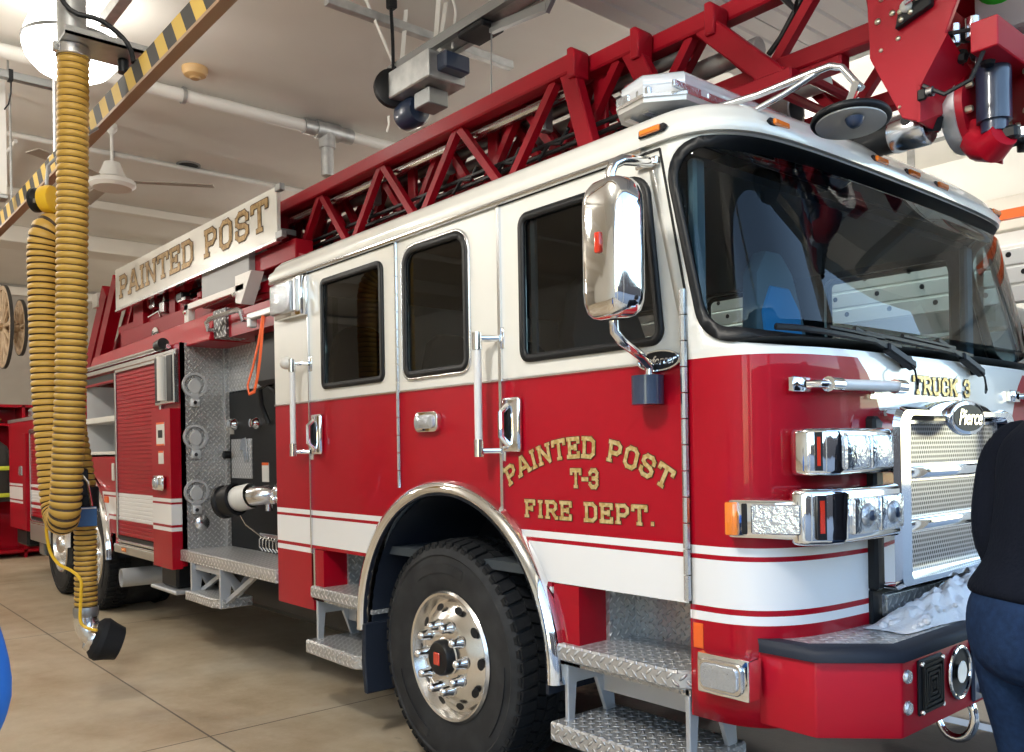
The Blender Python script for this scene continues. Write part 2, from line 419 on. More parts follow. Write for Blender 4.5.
# ------------------------------------------------------------------ room
def concrete_floor():
    m, nt, p, out = nmat('sealed_concrete'); L = nt.links.new
    tc = nt.nodes.new('ShaderNodeTexCoord')
    def noise(s, det=5, rough=.6):
        n = nt.nodes.new('ShaderNodeTexNoise'); n.inputs['Scale'].default_value = s; n.inputs['Detail'].default_value = det; n.inputs['Roughness'].default_value = rough
        L(tc.outputs['Object'], n.inputs['Vector']); return n.outputs['Fac']
    def ramp(f, *st):
        r = nt.nodes.new('ShaderNodeValToRGB'); e = r.color_ramp.elements
        while len(e) < len(st): e.new(.5)
        for k, (pos, c) in zip(e, st): k.position = pos; k.color = (*c, 1)
        L(f, r.inputs['Fac']); return r.outputs['Color']
    c1 = ramp(noise(.9, 7), (.30,(.40,.30,.19)), (.5,(.53,.44,.315)), (.72,(.62,.56,.45)))
    c2 = ramp(noise(3.4, 8, .7), (.35,(.75,.70,.62)), (.65,(1,1,1)))
    mx = nt.nodes.new('ShaderNodeMix'); mx.data_type = 'RGBA'; mx.blend_type = 'MULTIPLY'; mx.inputs[0].default_value = .75
    L(c1, mx.inputs[6]); L(c2, mx.inputs[7])
    st = ramp(noise(1.7, 4), (.60,(0,0,0)), (.72,(1,1,1)))       # rusty stains
    mx2 = nt.nodes.new('ShaderNodeMix'); mx2.data_type = 'RGBA'; mx2.inputs[7].default_value = (.34,.19,.09,1)
    k = mth(nt, 'MULTIPLY', st, .45); L(k, mx2.inputs[0]); L(mx.outputs[2], mx2.inputs[6])
    sp = nt.nodes.new('ShaderNodeSeparateXYZ'); L(tc.outputs['Object'], sp.inputs[0])
    def joint(o, off, per):
        d = mth(nt, 'ABSOLUTE', mth(nt, 'SUBTRACT', mth(nt, 'FLOORED_MODULO', mth(nt, 'ADD', o, -off+per/2), per), per/2))
        return mth(nt, 'LESS_THAN', d, .006)
    j = mth(nt, 'MAXIMUM', joint(sp.outputs[1], -.60, 3.6), joint(sp.outputs[0], -4.85, 3.6))
    mx3 = nt.nodes.new('ShaderNodeMix'); mx3.data_type = 'RGBA'; mx3.inputs[7].default_value = (.06,.05,.04,1)
    L(mth(nt, 'MULTIPLY', j, .8), mx3.inputs[0]); L(mx2.outputs[2], mx3.inputs[6])
    # melted snow and truck shade, both painted dark into the floor around the front
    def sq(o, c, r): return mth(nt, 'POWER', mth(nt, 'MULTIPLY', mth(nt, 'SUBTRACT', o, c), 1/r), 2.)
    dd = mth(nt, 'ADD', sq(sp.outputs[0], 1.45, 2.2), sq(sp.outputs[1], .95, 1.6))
    wet_shade = nt.nodes.new('ShaderNodeMapRange'); L(mth(nt, 'ADD', dd, mth(nt, 'MULTIPLY', mth(nt, 'SUBTRACT', noise(2.6, 6), .5), 1.6)), wet_shade.inputs[0])
    wet_shade.inputs[1].default_value = 1.05; wet_shade.inputs[2].default_value = .80
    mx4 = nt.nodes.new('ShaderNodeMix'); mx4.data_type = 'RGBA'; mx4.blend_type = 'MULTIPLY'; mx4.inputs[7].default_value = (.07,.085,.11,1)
    L(wet_shade.outputs[0], mx4.inputs[0]); L(mx3.outputs[2], mx4.inputs[6]); L(mx4.outputs[2], p.inputs['Base Color'])
    rr = nt.nodes.new('ShaderNodeMapRange'); L(noise(2.2), rr.inputs[0]); rr.inputs[3].default_value = .30; rr.inputs[4].default_value = .62
    L(rr.outputs[0], p.inputs['Roughness'])
    b = nt.nodes.new('ShaderNodeBump'); b.inputs['Strength'].default_value = .12; b.inputs['Distance'].default_value = .01
    L(noise(40, 6), b.inputs['Height']); L(b.outputs['Normal'], p.inputs['Normal'])
    return m
plaster = pbr('painted_plaster', (.66,.64,.59), .7, noise=(1.3,(.72,.70,.65),.3,.7))
plasterdark = pbr('brown_wall', (.31,.28,.24), .7, noise=(1.1,(.38,.345,.30),.3,.7))
wallwhite = pbr('white_block_wall', (.70,.69,.64), .7, noise=(2,(.76,.75,.70),.3,.7))
asphalt = pbr('driveway_asphalt', (.13,.135,.14), .8, noise=(30,(.24,.245,.25),.4,.7))
def struct(name, lo, hi, m, bev=0):
    return tag(MB().mat(m).box(lo, hi, bev).build(name, smooth=0), kind='structure')
ZC = 4.6
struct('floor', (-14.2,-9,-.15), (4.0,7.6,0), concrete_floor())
tag(MB().mat(asphalt).box((4.0,-30,-.17), (30,30,-.02)).build('driveway', smooth=0), kind='structure')
struct('ceiling', (-14.2,-9,ZC), (4.2,7.6,ZC+.2), plaster)
struct('wall_back', (-14.4,-9,0), (-14.2,7.6,ZC), plasterdark)
struct('wall_far', (-14.2,7.6,0), (4.2,7.8,ZC), wallwhite)
struct('wall_near', (-14.2,-9.2,0), (4.2,-9,ZC), wallwhite)
struct('wall_unseen_opposite', (19,-26,0), (20,26,4.6), pbr('unseen_wall_dark', (.035,.03,.03), .9, noise=(3,(.06,.05,.05),.4,.6)))  # unseen wall, added to darken chrome reflections and block low sky light
def front_wall():
    mb = MB().mat(wallwhite)
    for y0, y1 in ((-9,-8.6),(-4.6,-4.0),(-.95,-.85),(3.25,3.65),(7.2,7.6)): mb.box((4.0,y0,0), (4.2,y1,ZC))
    mb.box((4.0,-9,4.15), (4.2,7.6,ZC))
    return tag(mb.build('wall_front', smooth=0), kind='structure')
front_wall()
# ceiling drops and conduits
beam = pbr('painted_beam', (.66,.62,.55), .6)
struct('trim_1', (-10.2,-9,ZC-.22), (-9.7,7.6,ZC), beam, .01)
struct('trim_2', (-8.0,-9,ZC-.10), (-7.85,7.6,ZC), beam, .01)
struct('trim_3', (-14.2,-9,ZC-.2), (-14.1,7.6,ZC-.05), beam, .01)
struct('trim_4', (-14.2,7.45,ZC-.9), (3.9,7.6,ZC-.55), beam, .01)
# sprinkler pipes on the ceiling
def pipe(x, z, r, y0, y1, label, tee=None, name='sprinkler_pipe'):
    o = empty(name, (x,y0,z), label, 'pipe')
    mb = MB().mat(M['offwhite']).cyl((0,0,0), (0,(tee-.12-y0) if tee else y1-y0, 0), r)
    if tee: mb.cyl((0,tee+.12-y0,0),(0,y1-y0,0), r)
    mb.build('pipe_run', o)
    if tee:
        t = tee-y0
        mb = MB().mat(M['galv']).cyl((0,t-.22,0),(0,t-.10,0),r*1.25).cyl((0,t-.10,0),(0,t+.14,0),r*1.5).cyl((0,t+.14,0),(0,t+.28,0),r*1.25).cyl((0,t+.02,.0),(0,t+.02,-.42),r*1.05)
        mb.cyl((0,t+.02,-.02),(0,t+.02,-.16),r*1.4)
        mb.build('pipe_tee', o)
    mb = MB().mat(M['galv'])
    for q in range(int((y1-y0)/2.6)):
        y = 1+q*2.6; mb.cyl((0,y,0),(0,y,ZC-z),.006,seg=6); mb.lathe([(r+.004,-.015),(r+.012,-.015),(r+.012,.015),(r+.004,.015)], (0,y,0), (0,1,0), 16, True)
    mb.build('pipe_hanger', o)
    return o
pipe(-3.95, 4.52, .055, -8.5, 6.5, 'thick white sprinkler pipe with a grey tee under the ceiling', tee=1.62)
pipe(-5.95, 4.57, .026, -8.5, 6.5, 'thin white pipe on the ceiling behind the ceiling fan')
tag(MB().mat(M['offwhite']).cyl((-9.6,-.55,4.545),(-6.05,-.55,4.545),.018).build('conduit'), 'thin white conduit running lengthwise along the ceiling by the fan', 'pipe')
# smoke detector, vent
o = empty('smoke_detector', (-3.55,.25,ZC), 'round yellowed smoke detector on the ceiling', 'smoke detector')
MB().mat(pbr('yellowed_plastic', (.52,.33,.14), .5)).lathe([(0,-.075),(.05,-.075),(.085,-.06),(.10,-.03),(.10,0),(0,0)], (0,0,0), (0,0,1)).build('housing', o)
MB().mat(pbr('yellowed_cap', (.42,.26,.11), .5)).lathe([(0,-.09),(.035,-.088),(.045,-.075),(0,-.07)], (0,0,0), (0,0,1)).build('sensor_cap', o)
o = empty('ceiling_vent', (-5.9,1.05,ZC), 'small dark oval hole in the ceiling above the sign', 'vent')
MB().mat(M['steel']).lathe([(.10,0),(.10,-.012),(.125,-.012),(.125,0)], (0,0,0), (0,0,1), 24, True).build('rim', o)
MB().mat(M['black']).lathe([(0,-.006),(.1,-.006),(.1,0),(0,0)], (0,0,0), (0,0,1), 24).build('grille', o)
# ceiling fan
o = empty('ceiling_fan', (-5.2,.08,ZC), 'white ceiling fan hanging from a short rod', 'ceiling fan')
MB().mat(M['offwhite']).cyl((0,0,0),(0,0,-.36),.014).lathe([(.05,0),(.05,-.05),(.02,-.09)], (0,0,0), (0,0,1)).build('rod', o)
MB().mat(M['offwhite']).lathe([(0,-.36),(.07,-.36),(.10,-.44),(.13,-.50),(.20,-.53),(.205,-.57),(.17,-.60),(0,-.61)], (0,0,0), (0,0,1)).build('motor', o)
dusty = pbr('dusty_blade', (.40,.36,.30), .6)
for k in range(3):
    a = radians(62+120*k); d = V((cos(a),sin(a),0)); n = V((-sin(a),cos(a),0))
    MB().mat(dusty).prism([d*.2+n*-.05+V((0,0,-.54)), d*.9+n*-.075+V((0,0,-.545)), d*.9+n*.075+V((0,0,-.53)), d*.2+n*.05+V((0,0,-.53))], (0,0,.008), .002).build('blade', o)

# ------------------------------------------------------------------ lights
def area(name, loc, sx, sy, power, col, rot=(0,0,0)):
    l = bpy.data.lights.new(name, 'AREA'); l.shape = 'RECTANGLE'; l.size = sx; l.size_y = sy; l.energy = power; l.color = col
    o = bpy.data.objects.new(name, l); COL.objects.link(o); o.location = loc; o.rotation_euler = rot; return o
def point_light(name, loc, power, col, r=.22):
    l = bpy.data.lights.new(name, 'POINT'); l.energy = power; l.color = col; l.shadow_soft_size = r
    o = bpy.data.objects.new(name, l); COL.objects.link(o); o.location = loc; return o
warm = (1.,.95,.87); neutral = (1.,.96,.90)
point_light('bay_lamp_key', (1.5,-2.75,4.1), 350, (1,.95,.87))
for x, y in ((-4.3,-2.7),(-9.0,-2.7),(-12.0,-4.2),(-10.5,4.2),(-6,5.2),(-1.5,5.4)):
    point_light('bay_light', (x,y,4.05), 150, warm)
point_light('bay_light', (.5,3.75,4.3), 110, neutral)  # fill light added to brighten the engine in the next bay
# ------------------------------------------------------------------ the fire truck: one thing
T = empty('fire_truck', (0,0,0), 'red and white ladder fire truck parked in the bay', 'fire truck')
W = 2.4
half = [(1.50,0),(1.56,0.0),(1.61,.001),(1.655,.008),(1.705,.026),(1.75,.058),(1.79,.11),(1.82,.175),(1.842,.27),(1.856,.40),(1.866,.6),(1.872,.9),(1.874,1.2)]
CT = half + [(x, W-y) for x, y in half[-2::-1]]
CS = [0.]
for a, b in zip(CT, CT[1:]): CS.append(CS[-1]+(V(b)-V(a)).length)
SL = CS[-1]
def ct(s):
    if s <= 0: return V((CT[0][0]+s, 0))
    if s >= SL: return V((CT[-1][0]-(s-SL), W))
    for i in range(len(CS)-1):
        if s <= CS[i+1]:
            t = (s-CS[i])/(CS[i+1]-CS[i])
            # Catmull-Rom for a smooth corner
            p0 = V(CT[max(i-1,0)]); p1 = V(CT[i]); p2 = V(CT[i+1]); p3 = V(CT[min(i+2,len(CT)-1)])
            return .5*((2*p1)+(p2-p0)*t+(2*p0-5*p1+4*p2-p3)*t*t+(3*p1-p0-3*p2+p3)*t**3)
def s_of_y(y):
    for i in range(len(CS)-1):
        if CT[i+1][1] >= y and CT[i+1][1] > CT[i][1]: return CS[i]+(y-CT[i][1])/(CT[i+1][1]-CT[i][1])*(CS[i+1]-CS[i])
    return SL
def rake(z): return .17*max(0., min(1.2, (z-1.80)/.75))
ZG = 2.56                      # gutter height
def wrap(s, z, off=0.):
    p = ct(s); q = ct(s+.004)-ct(s-.004); q.normalize()
    return V((p.x-rake(z)+q.y*off, p.y-q.x*off, z))
def mix_front(y): return .0
# paint scheme by height
def paint_of(z, white_up=1.80):
    if z > white_up: return M['white']
    if 1.148 < z < 1.176 or .976 < z < 1.132 or .927 < z < .957: return M['stripe']
    return M['red']
ZL = [1.80,1.176,1.148,1.132,.976,.957,.927]
# --- near side
AX, AZ, AR = .12, .61, .70     # wheel arch
arch = [(AX-AR, .2)] + [(AX-AR*cos(radians(t)), AZ+AR*sin(radians(t))) for t in range(0,181,5)] + [(AX+AR, .2)]
w1 = rrect(.655,1.865,1.40,2.468,(.05,.05,.07,.05))
w1[:] = [(x - (.06*max(0,(z-2.1)/.37) if x > 1.2 else 0), z) for x, z in w1]
w2 = rrect(-.212,1.863,.30,2.487,(.055,.055,.09,.09))
w3 = rrect(-1.045,1.863,-.402,2.472,(.04,.04,.05,.04))
def inset(poly, d):
    c = sum((V(p) for p in poly), V((0,0)))/len(poly); out = []
    n = len(poly)
    for i in range(n):
        a, b, e = V(poly[i-1]), V(poly[i]), V(poly[(i+1)%n])
        t = (e-a).normalized(); nn = V((-t.y, t.x)); out.append(tuple(b+nn*d))
    return out
side_out = [(-1.66,.60),(-1.20,.60),(-1.20,.955),(-.52,.955),(AX-AR,.955)]
dom = [(-1.66,.60),(1.50,.60),(1.50,2.02),(1.385,ZG),(-1.66,ZG)]
step_f = [(AX+AR-.01,.5),(1.495,.5),(1.495,.976),(AX+AR-.01,.976)]
step_r = [(-1.20,.5),(-.50,.5),(-.50,.957),(-1.20,.957)]
doorF = [(.52,.976),(1.488,.976),(1.488,2.03),(1.395,2.535),(.52,2.535)]
doorR = [(-1.205,.927),(-.272,.927),(-.272,2.535),(-1.205,2.535)]
def cls_side(x, z):
    p = (x, z)
    if not inpoly(p, dom) or inpoly(p, arch) or inpoly(p, step_f) or inpoly(p, step_r): return None
    for wdw in (w1, w2, w3):
        if inpoly(p, wdw): return None
    key = 'front_door' if inpoly(p, doorF) else 'rear_door' if inpoly(p, doorR) else 'cab'
    return key, paint_of(z)
lines = [[(-1.7,z),(1.55,z)] for z in ZL]
def sidemap(y): return (lambda x, z: V((x, y, z))) if y < 1 else (lambda x, z: V((x, y, z)))
near = panel([dom, arch, step_f, step_r, w1, w2, w3, doorF, doorR], lines, [], cls_side, lambda x, z: V((x, 0, z)))
# --- front wrap
ws = rrect(.075, 1.845, SL-.075, 2.545, (.11,.11,.15,.15), 8)
wsi = rrect(.075+.035, 1.845+.045, SL-.075-.035, 2.545-.035, (.09,.09,.12,.12), 8)
def redline(zz):               # where the white nose panel starts
    pts = [(.47,1.80),(.53,1.75),(.565,1.70),(.60,1.62),(.63,1.55),(.66,1.40),(.68,1.0)]
    return [(s_of_y(y), z) for y, z in pts]
rl = redline(0); rl2 = [(SL-s, z) for s, z in rl]
def cls_front(s, z):
    if not (0 <= s <= SL and .60 <= z <= ZG): return None
    if z < .875 and s_of_y(.10) < s < SL-s_of_y(.10): pass
    if inpoly((s, z), ws): return None
    if z < 1.80 and z > 1.176:
        sx = None
        for (a, za), (b, zb) in zip(rl, rl[1:]):
            if zb <= z <= za: sx = a+(b-a)*(za-z)/(za-zb)
        if sx and sx < s < SL-sx: return 'cab_front', M['white']
    return 'cab_front', paint_of(z)
grid = [(SL*i/96, .60+1.96*j/24) for i in range(97) for j in range(25)]
front = panel([[(0,.60),(SL,.60),(SL,ZG),(0,ZG)], ws], [[(SL*i/96,z) for i in range(97)] for z in ZL]+[rl, rl2], grid, cls_front, lambda s, z: wrap(s, z))
IN = M['interior']
def shell(mb, name, parent, sm=0):
    mb.mats.append(IN) if IN not in mb.mats else None
    n = len(mb.mats)-1
    o = mb.build(name, parent, smooth=sm, recalc=False)
    md = o.modifiers.new('thickness', 'SOLIDIFY'); md.thickness = .03; md.offset = -1
    md.material_offset = 10; md.material_offset_rim = 0
    return o
cabf = shell(front['cab_front'], 'cab_front', T, 40)
cab = shell(near['cab'], 'cab', T)
dF = shell(near['front_door'], 'front_door', T); dR = shell(near['rear_door'], 'rear_door', T)
# --- far side and rear wall
far_w = [rrect(.655,1.865,1.38,2.468,.05), rrect(-.212,1.863,.30,2.487,.06), rrect(-1.045,1.863,-.402,2.472,.04)]
farp = panel([dom, arch]+far_w, lines, [], lambda x, z: None if (not inpoly((x,z),dom) or inpoly((x,z),arch) or any(inpoly((x,z),q) for q in far_w)) else ('cab', paint_of(z)), lambda x, z: V((x, W, z)))
mb = farp['cab']
for f in mb.bm.faces: f.normal_flip()
shell(mb, 'cab_far_side', T)
mb = MB().mat(M['white']).box((-1.66,.02,1.80),(-1.62,W-.02,2.56)).mat(M['red']).box((-1.66,.02,.6),(-1.62,W-.02,1.80))
mb.build('cab_rear_wall', T, smooth=0)
# --- roof: rings that shrink inwards
ring0 = [V((-1.66,0))]+[ct(SL*i/90)-V((rake(ZG),0)) for i in range(91)]
ring0 = [V((-1.66,0)),V((-.9,0)),V((0,0)),V((.8,0))]+[ct(SL*i/90)-V((rake(ZG),0)) for i in range(91)]+[V((.8,W)),V((0,W)),V((-.9,W)),V((-1.66,W))]
cx, cy = 0., W/2
prof = [(ZG,-.0),(ZG,-.018),(ZG+.022,-.024),(ZG+.045,-.016),(ZG+.06,.0),(ZG+.085,.012),(ZG+.115,.04),(ZG+.14,.09),(ZG+.155,.16),(ZG+.17,.30),(ZG+.185,.55),(ZG+.19,.85)]
mb = MB().mat(M['white']); rings = []
for z, d in prof:
    row = []
    for p in ring0:
        hx = 1.68; q = V((cx+(p.x-cx)*(1-d/hx), cy+(p.y-cy)*(1-d/(W/2))))
        row.append(mb.bm.verts.new((q.x, q.y, z)))
    rings.append(row)
n = len(ring0)
for A, B in zip(rings, rings[1:]):
    for k in range(n): mb.face([A[k], A[(k+1)%n], B[(k+1)%n], B[k]])
mb.face(rings[-1])
roof = mb.build('cab_roof', T, smooth=50)
# --- windshield: rubber border and glass
def cls_ws(s, z):
    p = (s, z)
    if not inpoly(p, ws): return None
    return ('glass', M['wsglass']) if inpoly(p, wsi) else ('border', M['black'])
grid2 = [(SL*i/120, 1.80+.8*j/14) for i in range(121) for j in range(15)]
wsp = panel([ws, wsi], [], grid2, cls_ws, lambda s, z: wrap(s, z, .002))
wg = wsp['glass'].build('windshield', T, smooth=60, recalc=False)
wb = wsp['border'].build('windshield_seal', wg, smooth=60, recalc=False)
md = wb.modifiers.new('thickness', 'SOLIDIFY'); md.thickness = .014; md.offset = 0
# --- side windows: frame + pane, children of their doors
chromeb = M['satin']
def side_window(poly, parent, y=0., rim=M['black'], sgn=1, outer=None, gl=M['glass']):
    pin = inset(poly, .028)
    for nm, a, b, m, lift, th in (('window_seal', inset(poly,-.004), pin, rim, .006, .012),):
        d = panel([a, b], [], [], lambda x, z: ('k', m) if inpoly((x,z),a) and not inpoly((x,z),b) else None, lambda x, z: V((x, y-sgn*lift, z)))
        o = d['k'].build(nm, parent, smooth=30, recalc=False); md = o.modifiers.new('thickness','SOLIDIFY'); md.thickness = th; md.offset = 0
    if outer:
        a, b = inset(poly,-.016), inset(poly,-.002)
        d = panel([a, b], [], [], lambda x, z: ('k', outer) if inpoly((x,z),a) and not inpoly((x,z),b) else None, lambda x, z: V((x, y-sgn*.004, z)))
        o = d['k'].build('window_trim', parent, smooth=30, recalc=False); md = o.modifiers.new('thickness','SOLIDIFY'); md.thickness = .012; md.offset = 0
    d = panel([pin], [], [], lambda x, z: ('k', gl) if inpoly((x,z),pin) else None, lambda x, z: V((x, y+sgn*.004, z)))
    return d['k'].build('window_pane', parent, smooth=0, recalc=False)
side_window(w1, dF); side_window(w2, cab, outer=chromeb); side_window(w3, dR)
for q in far_w: side_window(q, T, y=W, sgn=-1, gl=M['farglass'])
# grey pillar inside the front door window
MB().mat(M['seatgrey']).box((.70,.015,1.87),(.725,.03,2.46)).build('window_divider', dF, smooth=0)
# --- interior
mb = MB().mat(IN).box((-1.62,.05,.98),(1.50,W-.05,1.02)).box((-.25,.85,1.02),(1.2,1.55,1.55),.05)   # floor, engine tunnel
mb.mat(pbr('headliner',(.05,.065,.08),.8)).box((-1.6,.05,2.50),(1.45,W-.05,2.53))
mb.build('cab_interior', T, smooth=0)
mb = MB().mat(M['black'])
mb.prism([(1.34,.06,1.50),(1.62,.06,1.62),(1.66,.12,1.80),(1.42,.06,1.84),(1.30,.06,1.74)], (0,W-.14,0), .02)
mb.build('dashboard', T)
mb = MB().mat(M['black']).tube([V((1.22,1.78,1.78))+V((cos(t)*.1,sin(t)*.23,cos(t)*.2)) for t in [2*pi*i/24 for i in range(24)]], .015, 8, True).cyl((1.22,1.78,1.78),(1.36,1.78,1.66),.03)
mb.build('steering_wheel', T)
def seat(x, y, back, insert=None):
    mb = MB().mat(IN).box((x-.05,y-.25,1.30),(x+.42,y+.25,1.46),.05,seg=2)
    s = mb.build('seat', T)
    out = [(y-.24,1.44),(y+.24,1.44),(y+.25,2.0),(y+.17,2.24),(y+.08,2.30),(y-.08,2.30),(y-.17,2.24),(y-.25,2.0)]
    MB().mat(back).prism([(x-.06-(z-1.44)*.16,yy,z) for yy, z in out], (-.09,0,0), .02, 2).build('seat_back', s)
    if insert:
        out = [(y-.17,1.46),(y+.17,1.46),(y+.18,1.98),(y+.10,2.06),(y-.10,2.06),(y-.18,1.98)]
        MB().mat(insert).prism([(x-.045-(z-1.44)*.16,yy,z) for yy, z in out], (-.02,0,0), .008).build('seat_cover', s)
    return s
seat(.80,.55, IN)
out = [(-.15,1.45),(.15,1.45),(.17,2.02),(.12,2.27),(.05,2.36),(-.05,2.36),(-.13,2.25),(-.17,2.0)]
cs_ = part_ = MB().mat(M['seatgrey']).prism([(1.28-(z-1.45)*.10,1.02+yy*1.15,z) for yy, z in out], (-.08,0,0), .015, 2).build('console_board', T, smooth=40)
out = [(-.12,1.50),(.12,1.50),(.13,2.10),(.07,2.20),(-.06,2.20),(-.13,2.08)]
MB().mat(M['blue']).prism([(1.288-(z-1.45)*.10,1.02+yy*1.15,z) for yy, z in out], (-.015,0,0), .006).build('board_cover', cs_)
seat(.85,1.85, IN)
for y in (.5,1.2,1.9): seat(-1.25,y, IN)
tag(MB().mat(M['seatgrey']).box((1.46,.06,1.86),(1.50,.12,2.5),.01).box((1.46,W-.14,1.86),(1.50,W-.06,2.5),.01).build('windshield_pillar', T))
# ------------------------------------------------------------------ seams, hinges, trims
def part(mb, name, parent=T, smooth=35, uv=False): return mb.build(name, parent, smooth=smooth, uv=uv)
seam = pbr('door_gap', (.01,.01,.01), .8)
def strip(pts, w=.008, d=.004, m=seam, name='door_seam', parent=T):
    mb = MB().mat(m)
    for a, b in zip(pts, pts[1:]): mb.bar(a, b, w, d, up=(0,-1,0))
    return part(mb, name, parent, 0)
strip([(1.497,-.001,.976),(1.497,-.001,2.03),(1.398,-.001,2.54),(.52,-.001,2.54)], .009, parent=dF)
strip([(-1.205,-.001,.93),(-1.205,-.001,2.54),(-.272,-.001,2.54)], .009, parent=dR)
def hinge(x, z0, z1, r=.011, parent=T):
    mb = MB().mat(M['satin']); n = max(3, int((z1-z0)/.085)); h = (z1-z0)/n
    for i in range(n): mb.cyl((x,-.008,z0+i*h+.002),(x,-.008,z0+(i+1)*h-.002), r, seg=8)
    return part(mb, 'door_hinge', parent)
hinge(1.492,.985,2.04,.013, dF); hinge(-.272,1.325,2.54,.010, dR)
part(MB().mat(M['satin']).box((.512,-.012,1.24),(.530,.0,2.53)), 'door_post_trim', T, 0)
part(MB().mat(M['satin']).box((-1.212,-.010,.93),(-1.200,.0,2.53)), 'door_post_trim', T, 0)
# chrome strip between the red and the white, round the front too
mb = MB().mat(M['satin'])
mb.tube([(-1.66,-.002,1.80),(1.5,-.002,1.80)], .007, 6); part(mb, 'belt_trim')
mb = MB().mat(M['satin']).tube([(-1.68,-.012,ZG-.01),(-.5,-.012,ZG-.01),(1.33,-.012,ZG-.01)], .012, 8); part(mb, 'roof_gutter')
# flared chrome wheel arch trim
def arch_trim(ax, az, r, name='wheel_arch_trim', d=.07, a0=-4, a1=180, m=M['chrome'], sec=(.036,.055)):
    pts = [(ax+r*cos(radians(t)), -.01, az+r*sin(radians(t))) for t in range(a0, a1+1, 4)]
    mb = MB().mat(m); rings = []
    for (x,y,z) in pts:
        rd = V((x-ax,0,z-az)).normalized()
        rings.append(mb.vs([V((x,y,z))+rd*(cos(k*2*pi/12)*sec[0])+V((0,1,0))*(sin(k*2*pi/12)*sec[1]) for k in range(12)]))
    for A, B in zip(rings, rings[1:]):
        for k in range(12): mb.face([A[k],A[(k+1)%12],B[(k+1)%12],B[k]])
    mb.face(rings[0]); mb.face(rings[-1][::-1])
    return part(mb, name)
arch_trim(AX, AZ, AR+.028, a0=-2, a1=182)
def liner(ax, az, r, y0, y1, name='wheel_well'):
    mb = MB().mat(M['blueblack'])
    mb.lathe([(r-.005,y0),(r-.005,y1),(r+.012,y1),(r+.012,y0)], (ax,0,az), (0,1,0), 32, True, a0=-pi/2-.1, a1=pi/2+.1)
    mb.mat(M['black']).poly([(ax+r*cos(t)*.99, y1-.02, az+r*sin(t)*.99) for t in [pi*i/20 for i in range(21)]]+[(ax-r,y1-.02,.62),(ax-r*.5,y1-.02,.62)])
    return part(mb, name, T, 40)
liner(AX, AZ, AR, -.045, .62)
part(MB().mat(M['blueblack']).prism([(-.585,-.05,.62),(-.600,-.05,.42),(-.575,-.05,.26),(-.545,-.05,.26),(-.56,-.05,.42),(-.555,-.05,.62)], (0,.50,0), .006), 'mud_flap')
# ------------------------------------------------------------------ wheels
def tyre_mesh(R, wdt, name, parent, loc, tread=True):
    """outer face at y = 0 looking to -y; local origin at the wheel centre"""
    mb = MB().mat(M['tire']); ri = R*.545; n = 56
    prof = [(ri,.02),(ri+.012,.0),(ri+.03,-.006),(R*.68,-.020),(R*.80,-.024),(R*.86,-.020),(R*.875,-.026),(R*.90,-.020),(R*.945,-.004),(R*.955,.006),(R*.962,.03),(R*.965,wdt*.5),(R*.962,wdt-.03),(R*.945,wdt+.004),(R*.80,wdt+.024),(R*.66,wdt+.016),(ri,wdt-.02)]
    mb.lathe(prof, (0,0,0), (0,1,0), 64)
    if tread:
        mb.mat(M['rubber'])
        rows = [(-.004,.072,0.,.74),(.078,.128,.5,.78),(.136,.186,.0,.78),(wdt-.072-.0,wdt+.004,.5,.74)]
        for (ya,yb,ph,fill) in rows:
            for k in range(n):
                a0 = 2*pi*(k+ph)/n; a1 = a0+2*pi/n*fill; sk = .25*2*pi/n*(1 if ph else -1)
                vs = []
                for (rr) in (R*.945, R):
                    for (aa,yy) in ((a0,ya),(a1,ya),(a1+sk,yb),(a0+sk,yb)):
                        rq = rr - (.010 if (yy < .01 or yy > wdt-.01) and rr == R else 0)
                        vs.append(mb.bm.verts.new((rq*sin(aa), yy, rq*cos(aa))))
                for q in ((4,5,6,7),(0,1,5,4),(1,2,6,5),(2,3,7,6),(3,0,4,7)): mb.face([vs[i] for i in q])
        # small shoulder lugs down the sidewall
        for k in range(n):
            a = 2*pi*(k+.35)/n
            t = V((cos(a),0,-sin(a))); rd = V((sin(a),0,cos(a)))
            c = rd*(R*.925)
            mb.prism([c-t*.014-rd*.018+V((0,-.002,0)), c+t*.014-rd*.018+V((0,-.002,0)), c+t*.017+rd*.02+V((0,-.002,0)), c-t*.017+rd*.02+V((0,-.002,0))], (0,-.009,0))
        # raised sidewall arcs
        mb.mat(M['tire'])
        for (aa, bb) in ((-.55,.35),(1.5,2.3),(3.5,4.4)):
            mb.lathe([(R*.72,-.022),(R*.72,-.027),(R*.80,-.030),(R*.80,-.024)], (0,0,0), (0,1,0), 14, True, a0=aa, a1=bb)
    o = part(mb, name, parent, 30); o.location = loc
    return o
def rim_prof(R):
    r = R*.555
    return [(r,.028),(r+.004,-.004),(r-.006,-.014),(r-.018,-.010),(r-.026,.006),(r-.034,.05),(r-.060,.066),(r*.55,.020),(r*.50,.012),(r*.36,.012),(r*.345,.010),(.0,.010)]
